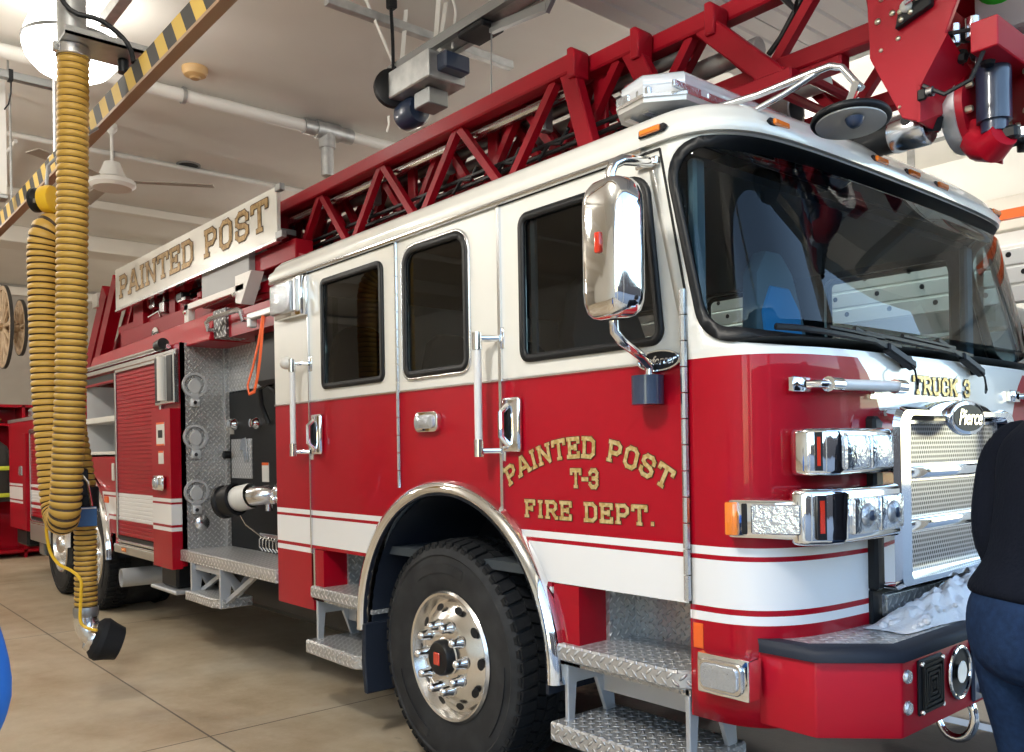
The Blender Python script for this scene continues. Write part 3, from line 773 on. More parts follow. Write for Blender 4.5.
def wheel(x, y, z, R, wdt, name='front_wheel', hub='dish'):
    t = tyre_mesh(R, wdt, name, T, (x,y,z))
    polished = M['alu']
    mb = MB().mat(polished)
    r = R*.555
    if hub == 'dish':      # front: convex disc with hand holes, ten nuts, hub cap
        prof = [(r,.030),(r+.004,-.004),(r-.006,-.016),(r-.016,-.012),(r-.026,.012),(r-.040,.036),(r-.055,.040),(r*.60,-.012),(r*.53,-.020),(r*.30,-.020),(r*.28,-.024),(0,-.024)]
    else:
        prof = [(r,.030),(r+.004,-.004),(r-.006,-.016),(r-.016,-.012),(r-.026,.02),(r-.035,.11),(r-.06,.135),(r*.60,.145),(r*.50,.150),(r*.40,.150),(r*.38,.06),(r*.34,.03),(0,.03)]
    mb.lathe(prof, (0,0,0), (0,1,0), 64)
    rim = part(mb, 'rim', t, 30)
    mb = MB().mat(M['black'])
    off = .004 if hub == 'dish' else .13
    for k in range(10):
        a = 2*pi*(k+.5)/10; rr = r*.765
        d = V((sin(a),0,cos(a))); tt = V((cos(a),0,-sin(a)))
        # hole follows the disc slope
        yy = off+.008 if hub == 'dish' else .136
        slope = .30 if hub == 'dish' else 0
        pts = []
        for q in range(14):
            u, v = .017*cos(2*pi*q/14), .026*sin(2*pi*q/14)
            pts.append(d*(rr+u)+tt*v+V((0, yy+u*slope-.004,0)))
        mb.prism(pts, (0,-.004,0))
    part(mb, 'hand_hole', t, 0)
    y0 = -.020 if hub == 'dish' else .150
    for k in range(10):
        a = 2*pi*(k+.5)/10; rr = r*.50; p = V((rr*sin(a), y0, rr*cos(a)))
        mb = MB().mat(M['chrome'])
        mb.lathe([(.030,0),(.030,-.010),(.023,-.016),(.021,-.050),(.016,-.062),(.0,-.072)], (0,0,0), (0,1,0), 12)
        o = part(mb, 'lug_nut', t, 50); o.location = p
    mb = MB().mat(M['black']).lathe([(r*.27,-.02),(r*.27,-.055),(r*.24,-.066),(0,-.068)], (0,0,0), (0,1,0), 32) if hub == 'dish' else MB().mat(M['alu']).lathe([(r*.34,.03),(r*.32,-.01),(r*.25,-.03),(0,-.034)], (0,0,0), (0,1,0), 32)
    hc = part(mb, 'hub_cap', t, 40)
    if hub == 'dish':
        mb = MB().mat(M['redlens']).box((-.022,-.076,-.03),(.022,-.066,.03),.004)
        part(mb, 'hub_plug', t)
    return t
wheel(.058, .035, .545, .545, .30, 'front_wheel')
f = bpy.data.objects['front_wheel']
# ------------------------------------------------------------------ entry steps
def entry_steps(x0, x1, ztop, zbot, y_in, name, red_wall=True, cham=.03):
    mb = MB().mat(M['dplate'])
    mb.prism([(x0,-.03,ztop),(x0,y_in,ztop),(x1,y_in,ztop),(x1,.0,ztop),(x1-.06,-.035,ztop)], (0,0,-.065), .008)
    s = part(mb, name, T, 30, True)
    mb = MB().mat(M['dplate']).prism([(x0-.02,-.055,zbot),(x0-.02,y_in-.05,zbot),(x1,y_in-.05,zbot),(x1,-.02,zbot),(x1-.05,-.06,zbot)], (0,0,-.075), .008)
    part(mb, 'lower_tread', s, 30, True)
    mb = MB().mat(M['frame'])
    for x in (x0+.012, x1-.032):
        mb.prism([(x,.0,ztop-.06),(x,.0,zbot-.01),(x,.035,zbot-.01),(x,.05,ztop-.16),(x,.16,ztop-.16),(x,.22,zbot-.01),(x,.27,zbot-.01),(x,.25,ztop-.06)], (.02,0,0), .003)
    part(mb, 'step_bracket', s, 0)
    mb = MB().mat(M['frame']).box((x0+.03,.20,ztop-.22),(x1-.03,.215,ztop-.07))
    part(mb, 'step_crossbar', s, 0)
    mb = MB().mat(M['steel'])
    mb.cyl((x0+.012,.02,ztop-.10),(x0+.004,.02,ztop-.10),.012); part(mb, 'bolt', s)
    return s
s1 = entry_steps(.86, 1.497, .745, .44, .36, 'entry_step')
s2 = entry_steps(-1.19, -.62, .745, .44, .36, 'entry_step')
# step wells: diamond plate backs, red sides
def well(x0, x1, zt, red, yb=.30):
    mb = MB().mat(M['dplate']).box((x0+.14,yb,.70),(x1,yb+.02,zt+.02)).box((x0+.12,yb-.15,.70),(x0+.14,yb+.02,zt+.02))
    mb.box((x0,-.0,.66),(x1,yb+.02,.68))
    o = part(mb, 'step_well', T, 0, True)
    part(MB().mat(M['red']).box((x0-.02,.0,.66),(x0+.12,yb-.15,zt+.002)), 'step_well_side', T, 0)
well(.84, 1.49, .97, True); well(-1.20, -.56, .95, True)
mb = MB().mat(M['satin']).box((-1.195,-.003,.70),(-1.175,.01,.95)).box((-1.195,.10,.70),(-1.175,.12,.95)); part(mb, 'step_well_trim', T, 0)
# ------------------------------------------------------------------ grab rails
def grab(p0, p1, parent=T, r=.017, stand=.09, out=(0,-1,0), plate=True, name='grab_rail'):
    p0, p1, out = V(p0), V(p1), V(out); d = (p1-p0).normalized()
    a, b = p0+out*stand, p1+out*stand
    mb = MB().mat(M['whitetube']).cyl(a+d*.05, b-d*.05, r, seg=12)
    g = part(mb, name, parent)
    side = d.cross(out)
    for q, e in ((p0, 1), (p1, -1)):
        mb = MB().mat(M['chrome']); o = q+out*stand
        mb.cyl(o-d*e*.012, o+d*e*.06, r*1.25, seg=12)
        mb.tube([o+d*e*.012, o+d*e*.012-out*stand*.5+side*.022, q+d*e*.012+side*.052+out*.012], r*.85, 8)
        c = q+d*e*.012+side*.055
        mb.bar(c-d*.045, c+d*.045, .034, .014, up=out, bev=.003)
        part(mb, 'rail_bracket', g, 45)
    return g
grab((-1.245,0,1.50),(-1.245,0,2.03)); grab((.47,0,1.49),(.47,0,1.99))
part(MB().mat(M['offwhite']).ball((-1.29,-.10,2.025),.05,14,(1,.8,.75)), 'work_lamp')
# nose rails left and right of the windshield base
def on_front(y, z, off=0.): return wrap(s_of_y(y), z, off)
for yy in (.16, W-.62):
    a, b = on_front(yy, 1.70), on_front(yy+.46, 1.70)
    n = V((1,-.15 if yy < 1 else .15,0)).normalized()
    mb = MB().mat(M['whitetube']).cyl(a+n*.07+V((0,.14,0)), b+n*.07-V((0,.03,0)), .019, seg=12)
    g = part(mb, 'nose_rail')
    mb = MB().mat(M['chrome']).cyl(a+n*.07+V((0,.08,0)), a+n*.07+V((0,.15,0)), .025, seg=12).tube([a+n*.07+V((0,.09,0)), a+n*.06+V((0,.05,0)), a+n*.02+V((0,.03,0))], .014, 8)
    mb.bar(a+n*.01-V((0,.05,0)), a+n*.01+V((0,.05,0)), .05, .022, up=n, bev=.004)
    mb.cyl(b+n*.07-V((0,.04,0)), b+n*.07+V((0,.02,0)), .025, seg=12).tube([b+n*.07, b+n*.0], .014, 8); mb.bar(b-V((0,.10,.03)), b+V((0,-.02,-.03)), .02, .02, up=n)
    part(mb, 'rail_bracket', g, 45)
# ------------------------------------------------------------------ door handles, marker, badge
def handle(x, z, parent):
    mb = MB().mat(M['chrome']).box((x-.055,-.030,z-.115),(x+.055,0,z+.115),.022,seg=3)
    h = part(mb, 'door_handle', parent, 50)
    mb = MB().mat(M['black']).box((x-.05,-.038,z-.06),(x+.005,-.026,z+.075),.012,seg=2); part(mb, 'handle_recess', h)
    mb = MB().mat(M['chrome']).tube([(x-.005,-.03,z+.08),(x-.02,-.058,z+.05),(x-.02,-.058,z-.05),(x-.005,-.03,z-.085)], .014, 8); part(mb, 'handle_grip', h)
    return h
handle(.60, 1.61, dF); handle(-1.10, 1.61, dR)
mb = MB().mat(M['chrome']).prism([(x,0,z) for x, z in rrect(-.105,1.595,.08,1.69,.03)], (0,-.028,0), .008, 2)
mk = part(mb, 'side_marker', T, 50)
part(MB().mat(M['lens']).prism([(x,-.02,z) for x, z in rrect(-.088,1.61,.063,1.675,.022)], (0,-.022,0), .006, 2), 'lens', mk, 50)
mb = MB().mat(M['black']).prism([(1.385+.092*cos(t), -.004, 1.806+.034*sin(t)) for t in [2*pi*i/32 for i in range(32)]], (0,-.008,0), .003)
bd = part(mb, 'door_badge', dF)
part(MB().mat(M['chrome']).tube([(1.385+.092*cos(t), -.012, 1.806+.034*sin(t)) for t in [2*pi*i/32 for i in range(32)]], .0045, 6, True), 'badge_rim', bd)
script_text('badge_script', 'Enforcer', .042, (1.385,-.0125,1.806), (1,0,0), (0,0,1), M['chrome'], bd)
# scene light at the rear upper corner
mb = MB().mat(M['chrome']).box((-1.56,-.05,2.30),(-1.21,.0,2.53),.012,seg=2); sl = part(mb, 'scene_light')
part(MB().mat(M['lens']).box((-1.545,-.085,2.325),(-1.275,-.045,2.505),.014,seg=2), 'light_lens', sl)
part(MB().mat(M['satin']).box((-1.25,-.075,2.32),(-1.225,-.045,2.51),.006), 'light_bezel', sl)
# ------------------------------------------------------------------ door lettering
def arc_place(xc, zc, rad):
    def place(cx, tot):
        a = (cx-tot/2)/rad; c, s = cos(a), sin(a)
        return lambda u, v, l: V((xc+s*(rad+v)+c*u, -.001-l, zc-rad+c*(rad+v)-s*u))
    return place
def flat_place(xc, z):
    return lambda cx, tot: (lambda u, v, l: V((xc+cx-tot/2+u, -.001-l, z+v)))
letter_mesh('door_lettering', 'PAINTED POST', .084, arc_place(.985, 1.468, .80), M['gold'], M['goldedge'], dF, w=.19, xs=1.02, gap=.09)
letter_mesh('door_lettering', 'T-3', .078, flat_place(1.005, 1.352), M['gold'], M['goldedge'], dF, w=.20, xs=.86, gap=.06)
letter_mesh('door_lettering', 'FIRE DEPT.', .076, flat_place(1.005, 1.226), M['gold'], M['goldedge'], dF, w=.19, xs=1.10, gap=.15)
# ------------------------------------------------------------------ mirror
mx_, my_ = 1.392, -.24
sec = rrect(-.105,-.075,.105,.075,.055,5)
mb = MB().mat(M['chrome']); rings = []
for z, k in ((1.930,.45),(1.936,.68),(1.952,.86),(1.985,.97),(2.02,1.),(2.28,1.),(2.325,.97),(2.36,.86),(2.38,.68),(2.388,.45)):
    rot = radians(-8)
    rings.append(mb.vs([(mx_+(u*cos(rot)-v*sin(rot))*k, my_+(u*sin(rot)+v*cos(rot))*k, z) for u, v in sec]))
for A, B in zip(rings, rings[1:]):
    for k in range(len(A)): mb.face([A[k],A[(k+1)%len(A)],B[(k+1)%len(A)],B[k]])
mb.face(rings[0][::-1]); mb.face(rings[-1])
mir = part(mb, 'side_mirror', dF, 60)
part(MB().mat(M['chrome']).tube([(1.385,-.24,2.38),(1.384,-.24,2.41),(1.386,-.225,2.445),(1.39,-.19,2.465),(1.38,-.12,2.48),(1.37,-.02,2.495)], .019, 10), 'mirror_arm', mir, 60)
mb = MB().mat(M['satin']).box((1.30,-.022,2.485),(1.40,.0,2.515),.004)
part(mb, 'mirror_bracket', mir)
part(MB().mat(M['chrome']).tube([(1.39,-.24,1.925),(1.39,-.238,1.89),(1.395,-.21,1.86),(1.38,-.10,1.82),(1.36,-.03,1.79),(1.358,-.03,1.74)], .017, 10), 'mirror_arm', mir, 60)
part(MB().mat(M['navy']).cyl((1.358,-.04,1.755),(1.358,-.04,1.655),.056,seg=24), 'arm_boot', mir, 50)
part(MB().mat(M['redlens']).box((mx_-.005,my_-.089,2.135),(mx_+.022,my_-.074,2.205),.008,seg=2), 'mirror_marker', mir)
# ------------------------------------------------------------------ side lamps on the front corner
part(MB().mat(M['orange']).box((1.508,-.004,.832),(1.548,.0,.915),.001), 'reflector', T, 0)
mb = MB().mat(M['chrome']).box((1.553,-.045,.700),(1.752,.03,.832),.006,seg=2); bx = part(mb, 'corner_marker_light')
part(MB().mat(M['satin']).prism([(x,-.047,z) for x, z in rrect(1.568,.715,1.735,.818,.026)], (0,-.012,0), .004), 'light_bezel', bx)
part(MB().mat(M['lens']).prism([(x,-.055,z) for x, z in rrect(1.580,.727,1.722,.806,.02)], (0,-.012,0), .005,), 'light_lens', bx)
# amber roof marker lights
def roof_marker(p, d, n):
    p, d, n = V(p), V(d).normalized(), V(n).normalized(); u = n.cross(d)
    mb = MB().mat(M['black']).prism([p-d*.062-u*.014, p+d*.05-u*.014, p+d*.066, p+d*.05+u*.014, p-d*.062+u*.014], n*.012, .003)
    r = part(mb, 'roof_marker_light')
    part(MB().mat(M['amber']).prism([p-d*.052-u*.011+n*.008, p+d*.038-u*.011+n*.008, p+d*.038+u*.011+n*.008, p-d*.052+u*.011+n*.008], n*.014, .004), 'light_lens', r)
zr = 2.602
for y in (.28,.93,1.20,1.47,2.12):
    p = wrap(s_of_y(y), zr); roof_marker((p.x+.018, y, zr), (0,-1,0), (1,-.10*(1.2-y),.12))
roof_marker((1.39,-.022,zr-.004), (1,.0,0), (0,-1,.10)); 
for x in (-1.3,): roof_marker((x,W+.022,zr-.004), (1,0,0), (0,1,.1))
# ------------------------------------------------------------------ front bumper
BZ0, BZ1, BZ2 = .615, .848, .888
bx = [(1.735,.035),(1.935,.035),(2.115,.215),(2.115,W-.215),(1.935,W-.035),(1.735,W-.035)]
def bump_poly(k): return [(x-(k if x > 1.7 else 0), y+(k if y < 1 else -k)) for x, y in bx]
mb = MB().mat(M['redbright']).prism([(x,y,BZ0) for x, y in bump_poly(.004)], (0,0,BZ1-BZ0), .008, 2)
bump = part(mb, 'front_bumper', T, 30)
o_, i_ = bump_poly(-.006), bump_poly(.055)
mb = MB().mat(M['blueblack'])
A, B = mb.vs([(x,y,BZ1) for x,y in o_]), mb.vs([(x,y,BZ2) for x,y in bump_poly(.006)])
A2 = mb.vs([(x,y,BZ1+.022) for x,y in o_]); B2 = mb.vs([(x,y,BZ2) for x,y in i_]); A0 = mb.vs([(x,y,BZ1) for x,y in i_])
for k in range(5):
    for P, Q in ((A,A2),(A2,B),(B,B2),(B2,A0),(A0,A)): mb.face([P[k],P[k+1],Q[k+1],Q[k]])
part(mb, 'bumper_edge_rubber', bump, 50)
mb = MB().mat(M['dplate']).prism([(x,y,BZ1+.001) for x,y in i_], (0,0,BZ2-BZ1-.003)); part(mb, 'bumper_deck', bump, 0, True)
XF = 2.113
def disc(mb, c, r, h, seg=20): return mb.lathe([(0,h),(r*.8,h),(r,h*.5),(r,0),(0,0)], c, (1,0,0), seg)
for z in (.705,.800):
    part(disc(MB().mat(M['lens']), (XF-.002,.245,z), .022, .012), 'parking_sensor', bump)
mb = MB().mat(M['black']).box((XF-.004,.31,.665),(XF+.010,.475,.838),.006)
sg = part(mb, 'speaker_grille', bump, 0)
mb = MB().mat(M['panelblack'])
for q in range(5):
    t = .012+q*.018
    for (a,b,c,d) in ((.392-.074+t*.8,.752-.080+t*.85,.392+.074-t*.8,.752+.080-t*.85),):
        for (p0,p1) in (((a,b),(c,b)),((c,b),(c,d)),((c,d),(a,d)),((a,d),(a,b))): mb.bar((XF+.013,p0[0],p0[1]),(XF+.013,p1[0],p1[1]),.007,.010,up=(1,0,0))
part(mb, 'grille_louvre', sg, 0)
for y, z in ((.322,.678),(.464,.678),(.322,.826),(.464,.826)): part(disc(MB().mat(M['chrome']), (XF+.008,y,z), .009, .008, 10), 'screw', sg)
# air horn in a dark oval bore
mb = MB().mat(M['black']).prism([(XF-.003,.605+.078*cos(t),.750+.083*sin(t)) for t in [2*pi*i/32 for i in range(32)]], (.008,0,0)); bo = part(mb, 'horn_bore', bump, 0)
part(MB().mat(M['chrome']).tube([(XF+.006,.605+.078*cos(t),.750+.083*sin(t)) for t in [2*pi*i/32 for i in range(32)]], .007, 8, True), 'bore_rim', bo)
part(MB().mat(M['chrome']).lathe([(.0,-.02),(.03,-.02),(.018,-.005),(.026,.012),(.036,.02),(.032,.021),(.0,.012)], (XF-.0,.590,.756), (1,0,0)), 'air_horn', bo)
mb = MB().mat(M['navy']).box((XF-.004,.70,.63),(XF+.012,.92,.843),.01); wp = part(mb, 'winch_plate', bump, 0)
for y in (.765,.865):
    for z in (.67,.79): part(disc(MB().mat(M['lens']), (XF+.014,y,z), .02, .012), 'parking_sensor', bump)
# tow hook
part(MB().mat(M['chrome']).tube([(2.0,.80,.63),(2.03,.82,.60)]+[(1.995+.065*cos(radians(a_)),.86,.53+.085*sin(radians(a_))) for a_ in range(50,-205,-15)], [.016]*14+[.014,.013,.011,.009,.007], 12), 'tow_hook', bump, 60)
# chassis below the cab
mb = MB().mat(M['black']).box((-9.6,.75,.62),(1.85,.85,.90)).box((-9.6,W-.85,.62),(1.85,W-.75,.90)).box((-1.5,.9,.45),(1.4,1.5,.95),.05)
mb.box((-.06,.35,.45),(.18,W-.35,.62),.03).box((-5.95,.35,.45),(-5.7,W-.35,.65),.03).box((-7.25,.35,.45),(-7.0,W-.35,.65),.03); part(mb, 'chassis', T, 0)
# ------------------------------------------------------------------ grille
GX = 1.907; GC = 1.05; gy0, gy1, gz0, gz1 = .535, 2*1.05-.535, 1.005, 1.632
mb = MB().mat(M['chrome'])
o = rrect(gy0, gz0, gy1, gz1, (.03,.03,.07,.07), 6)
i = rrect(gy0+.10, gz0+.035, gy1-.10, gz1-.035, (.02,.02,.03,.03), 6)
nO = len(o)
ro = [mb.vs([(x,y,z) for y, z in q]) for x, q in ((1.83,o),(GX+.035,o))]
mid = rrect(gy0+.015, gz0+.012, gy1-.015, gz1-.012, (.03,.03,.06,.06), 6)
mid2 = rrect(gy0+.085, gz0+.03, gy1-.085, gz1-.03, (.02,.02,.035,.035), 6)
ro += [mb.vs([(GX+.055,y,z) for y, z in mid]), mb.vs([(GX+.055,y,z) for y, z in mid2]), mb.vs([(GX+.02,y,z) for y, z in i]), mb.vs([(GX-.03,y,z) for y, z in i])]
for P, Q in zip(ro, ro[1:]):
    for k in range(nO): mb.face([P[k],P[(k+1)%nO],Q[(k+1)%nO],Q[k]])
gr = part(mb, 'grille', T, 18)
# raised centre of the surround under the badge
mb = MB().mat(M['chrome']).prism([(GX-.01,GC+.30*cos(t),1.60+.062*sin(t)) for t in [pi*i/20 for i in range(21)]], (.063,0,0), .012, 2)
part(mb, 'grille_crest', gr, 45)
iy0, iy1, iz0, iz1 = gy0+.10, gy1-.10, gz0+.035, gz1-.035
for z0, z1 in ((1.04,1.19),(1.235,1.375),(1.425,1.58)):
    part(MB().mat(M['grille']).box((GX-.02,iy0,z0),(GX-.012,iy1,z1)), 'grille_mesh', gr, 0, True)
    mb = MB().mat(M['satin'])
    for a, b in (((iy0,z0),(iy1,z0)),((iy1,z0),(iy1,z1)),((iy1,z1),(iy0,z1)),((iy0,z1),(iy0,z0))): mb.bar((GX-.005,*a),(GX-.005,*b),.012,.02,up=(1,0,0))
    part(mb, 'mesh_frame', gr, 0)
for z in (1.2125,1.40): part(MB().mat(M['chrome']).box((GX-.03,iy0-.01,z-.022),(GX+.025,iy1+.01,z+.022),.008,seg=2), 'grille_bar', gr)
bc = (GX+.053, GC, 1.595)
mb = MB().mat(M['chrome']).prism([(bc[0],GC+.155*cos(t),bc[2]+.066*sin(t)) for t in [2*pi*i/40 for i in range(40)]], (.022,0,0), .008, 2); eb = part(mb, 'grille_badge', gr, 45)
part(MB().mat(M['black']).prism([(bc[0]+.02,GC+.132*cos(t),bc[2]+.050*sin(t)) for t in [2*pi*i/40 for i in range(40)]], (.004,0,0)), 'badge_face', eb, 0)
script_text('badge_script', 'Pierce', .082, (bc[0]+.0255,GC+.005,bc[2]), (0,1,0), (0,0,1), M['chrome'], eb)
# lower intake panel
mb = MB().mat(M['black']).box((1.80,gy0-.03,.88),(1.875,gy1+.03,1.005),.006)
mb.mat(M['satin']).box((1.865,gy0+.03,.905),(1.885,gy1-.03,.985),.005)
lp = part(mb, 'lower_intake', T, 0)
part(MB().mat(M['dplate']).box((1.884,gy0+.05,.915),(1.888,gy1-.05,.975)), 'intake_mesh', lp, 0, True)
part(MB().mat(M['black']).prism([(1.889,GC+.09*cos(t),.945+.03*sin(t)) for t in [2*pi*i/28 for i in range(28)]], (.005,0,0)), 'intake_badge', lp, 0)
part(MB().mat(M['satin']).tube([(1.893,GC+.09*cos(t),.945+.03*sin(t)) for t in [2*pi*i/28 for i in range(28)]], .004, 6, True), 'badge_rim', lp)
script_text('badge_script', 'Pierce', .04, (1.8945,GC,.945), (0,1,0), (0,0,1), M['satin'], lp)
# dark vertical post between lamps and grille
for y0, y1 in ((gy0-.03,gy0+.02),(gy1-.02,gy1+.03)): part(MB().mat(M['black']).box((1.82,y0,1.0),(1.895,y1,1.60),.01), 'grille_post', gr, 0)
# ------------------------------------------------------------------ headlight clusters
def bank(far=False):
    Y = (lambda y: W-y) if far else (lambda y: y)
    def P(q): return [(x, Y(y), z) for x, y, z in q]
    # upper warning light housing
    mb = MB().mat(M['chrome'])
    plan = [(1.80,.13),(1.835,.092),(1.88,.088),(1.935,.13),(1.955,.17),(1.955,.51),(1.86,.52)]
    mb.prism(P([(x,y,1.408) for x, y in plan]), (0,0,.150), .018, 3)
    up = part(mb, 'upper_light_housing', T, 40)
    for y0, y1 in ((.185,.33),(.345,.49)):
        part(MB().mat(M['led']).box((1.95,min(Y(y0),Y(y1)),1.425),(1.970,max(Y(y0),Y(y1)),1.535),.012,seg=2), 'warning_light', up)
    sg = 1 if far else -1
    part(MB().mat(M['black']).prism(P([(1.902,.105,1.425),(1.920,.119,1.425),(1.920,.119,1.545),(1.902,.105,1.545)]), (.008,sg*.010,0)), 'side_slot', up, 0)
    part(MB().mat(M['redlens']).prism(P([(1.907,.109,1.44),(1.915,.115,1.44),(1.915,.115,1.53),(1.907,.109,1.53)]), (.010,sg*.013,0)), 'side_lens', up, 0)
    # lower housing with the turn signal wing that follows the corner
    A = V((1.675,-.028)); D = V((.225,.090)).normalized(); N = V((D.y,-D.x))
    def wing(t0, t1, z0, z1, n0, n1): 
        q = [A+D*t0+N*n0, A+D*t1+N*n0, A+D*t1+N*n1, A+D*t0+N*n1]
        return P([(p.x,p.y,z0) for p in q]), (0,0,z1-z0)
    mb = MB().mat(M['chrome']); mb.prism(*wing(0,.25,1.212,1.337,-.06,.012), .012, 2)
    plan = [(1.80,.12),(1.862,.035),(1.905,.045),(1.955,.11),(1.97,.16),(1.97,.535),(1.86,.54)]
    mb.prism(P([(x,y,1.195) for x, y in plan]), (0,0,.175), .018, 3)
    lw = part(mb, 'headlight_housing', T, 40)
    for y0, y1 in ((.195,.35),(.365,.52)):
        h = part(MB().mat(M['led']).box((1.962,min(Y(y0),Y(y1)),1.222),(1.986,max(Y(y0),Y(y1)),1.338),.010,seg=2), 'headlamp', lw)
        part(MB().mat(M['lens']).lathe([(.0,.022),(.03,.018),(.040,.008),(.042,0),(0,0)], (1.980,Y((y0+y1)/2),1.28), (1,0,0), 20), 'lamp_projector', h, 50)
        part(MB().mat(M['navy']).lathe([(.0,.028),(.014,.026),(.018,.020),(0,.020)], (1.980,Y((y0+y1)/2),1.28), (1,0,0), 16), 'lamp_pupil', h, 50)
    part(MB().mat(M['amber']).prism(*wing(-.008,.034,1.222,1.328,-.04,.022), .006, 2), 'turn_signal', lw)
    part(MB().mat(M['black']).prism(*wing(.044,.062,1.226,1.324,-.02,.016), .003), 'wing_slot', lw)
    part(MB().mat(M['led']).prism(*wing(.074,.225,1.228,1.322,-.02,.018), .004), 'wing_lens', lw, 0)
    part(MB().mat(M['black']).prism(P([(1.926,.068,1.215),(1.942,.092,1.215),(1.942,.092,1.35),(1.926,.068,1.35)]), (.010,sg*.008,0)), 'side_slot', lw, 0)
    part(MB().mat(M['redlens']).prism(P([(1.930,.074,1.235),(1.938,.086,1.235),(1.938,.086,1.335),(1.930,.074,1.335)]), (.013,sg*.010,0)), 'side_lens', lw, 0)
bank(); bank(True)
# ------------------------------------------------------------------ "TRUCK 3" on the nose
def nose_place(yc, z):
    return lambda cx, tot: (lambda u, v, l: on_front(yc+cx-tot/2+u, z+v, .002+l))
letter_mesh('nose_lettering', 'TRUCK 3', .070, nose_place(1.085, 1.684), M['gold'], M['goldedge'], cabf, w=.19, xs=1.15, gap=.10)
# ------------------------------------------------------------------ wipers
for yp in (.77, 1.36):
    p = on_front(yp, 1.797, .03); q = on_front(yp-.34, 1.895, .035)
    mb = MB().mat(M['black']).bar(p+V((.0,.02,-.015)), p+(q-p)*.45, .034, .032, up=(1,0,.2), bev=.006).bar(p+(q-p)*.45, q, .013, .014, up=(1,0,0)).cyl(on_front(yp,1.797,-.01), p, .022)
    wi = part(mb, 'wiper', T)
    y0 = max(.10, yp-.86); y1 = yp-.05
    pts = [on_front(y0+(y1-y0)*k/10, 1.885-.035*k/10, .028) for k in range(11)]
    part(MB().mat(M['black']).tube(pts, .011, 6), 'wiper_blade', wi)
    pts2 = [on_front(y0+(y1-y0)*k/10, 1.900-.035*k/10, .036) for k in range(3,9)]
    part(MB().mat(M['black']).tube(pts2, .008, 6), 'blade_bridge', wi)
    mb = MB().mat(M['black']).tube([p+V((.01,-.02,-.01)), p+V((.03,-.03,-.035)), p+V((.03,-.01,-.085)), p+V((.01,.03,-.095)), p+V((.0,.06,-.06))], .004, 6)
    part(mb, 'washer_hose', wi)
# ------------------------------------------------------------------ snow lying on the bumper deck
rng = random.Random(3)
mb = MB().mat(M['snow'])
ny, nx = 70, 14; g = []
for a in range(ny+1):
    row = []
    for b in range(nx+1):
        y = .42+1.5*a/ny; x = 1.90+.165*b/nx
        if y < .75: x = 1.90+.15*b/nx - (.75-y)*.06
        e = min(1, a/6)*min(1,(ny-a)/6)*sin(pi*b/nx)**.6
        h = e*(.022+.095*max(0,sin((y-.45)*2.4))*(.6+.8*rng.random()))+ (0 if e < .02 else rng.uniform(-.012,.020)*e)
        row.append(mb.bm.verts.new((x+rng.uniform(-.006,.006), y+rng.uniform(-.008,.008), BZ2+.001+max(0,h))))
    g.append(row)
for a in range(ny):
    for b in range(nx): mb.face([g[a][b],g[a+1][b],g[a+1][b+1],g[a][b+1]])
for k in range(170):
    y = rng.uniform(.45,1.85); x = rng.uniform(1.92,2.05); r = rng.uniform(.006,.020)
    mb.ball((x,y,BZ2+r*.5+.075*max(0,sin((y-.45)*2.4))), r, 8, (1,1,.8))
sn = mb.build('snow_pile', None, smooth=60)
sub = sn.modifiers.new('round', 'SUBSURF'); sub.levels = 1; sub.render_levels = 1
tag(sn, 'lumpy white snow lying on the front bumper of the fire truck', 'snow', kind='stuff')
# ------------------------------------------------------------------ rear body: compartments behind the cab
def body_shell():
    mb = MB().mat(M['red'])
    # near-side wall with compartment openings and wheel arches, built as a flat panel with depth
    dom = [(-9.65,.60),(-7.75,.60),(-7.75,.80),(-5.0,.80),(-5.0,.66),(-3.28,.66),(-3.28,2.36),(-6.1,2.36),(-7.4,2.30),(-7.4,1.96),(-9.65,1.96)]
    a1 = [(-5.83-.70,.4)]+[(-5.83-.70*cos(radians(t)), .56+.78*sin(radians(t))) for t in range(0,181,8)]+[(-5.13,.4)]
    a2 = [(-7.13-.66,.4)]+[(-7.13-.66*cos(radians(t)), .56+.78*sin(radians(t))) for t in range(0,181,8)]+[(-6.47,.4)]
    op = [(-6.0,1.52),(-4.94,1.52),(-4.94,2.18),(-6.0,2.18)]
    ok = lambda p: inpoly(p, dom) and not inpoly(p, a1) and not inpoly(p, a2) and not inpoly(p, op)
    pn = panel([dom, a1, a2, op], [[(-9.7,z),(-3.2,z)] for z in ZL[1:]], [], lambda x, z: ('b', paint_of(z) if z < 1.7 else M['red']) if ok((x,z)) else None, lambda x, z: V((x,0,z)))
    return pn['b']
bd = shell(body_shell(), 'body_side', T)
mb = MB().mat(M['red']).box((-7.4,.36,2.30),(-3.28,.46,2.36)).box((-9.65,W-.03,.60),(-3.28,W,2.36)).box((-9.65,.03,.6),(-9.6,W-.03,1.96))
mb.box((-7.4,.03,1.4),(-5.0,W-.03,1.44)); part(mb, 'body_core', T, 0)
mb = MB().mat(M['dplate']).box((-9.65,.02,1.955),(-7.4,W-.02,1.965)); part(mb, 'rear_deck', T, 0, True)
mb = MB().mat(M['black']).box((-6.45,.75,.95),(-3.3,.80,2.3)).box((-9.6,.7,.7),(-7.6,.75,1.9)); part(mb, 'compartment_back', T, 0)
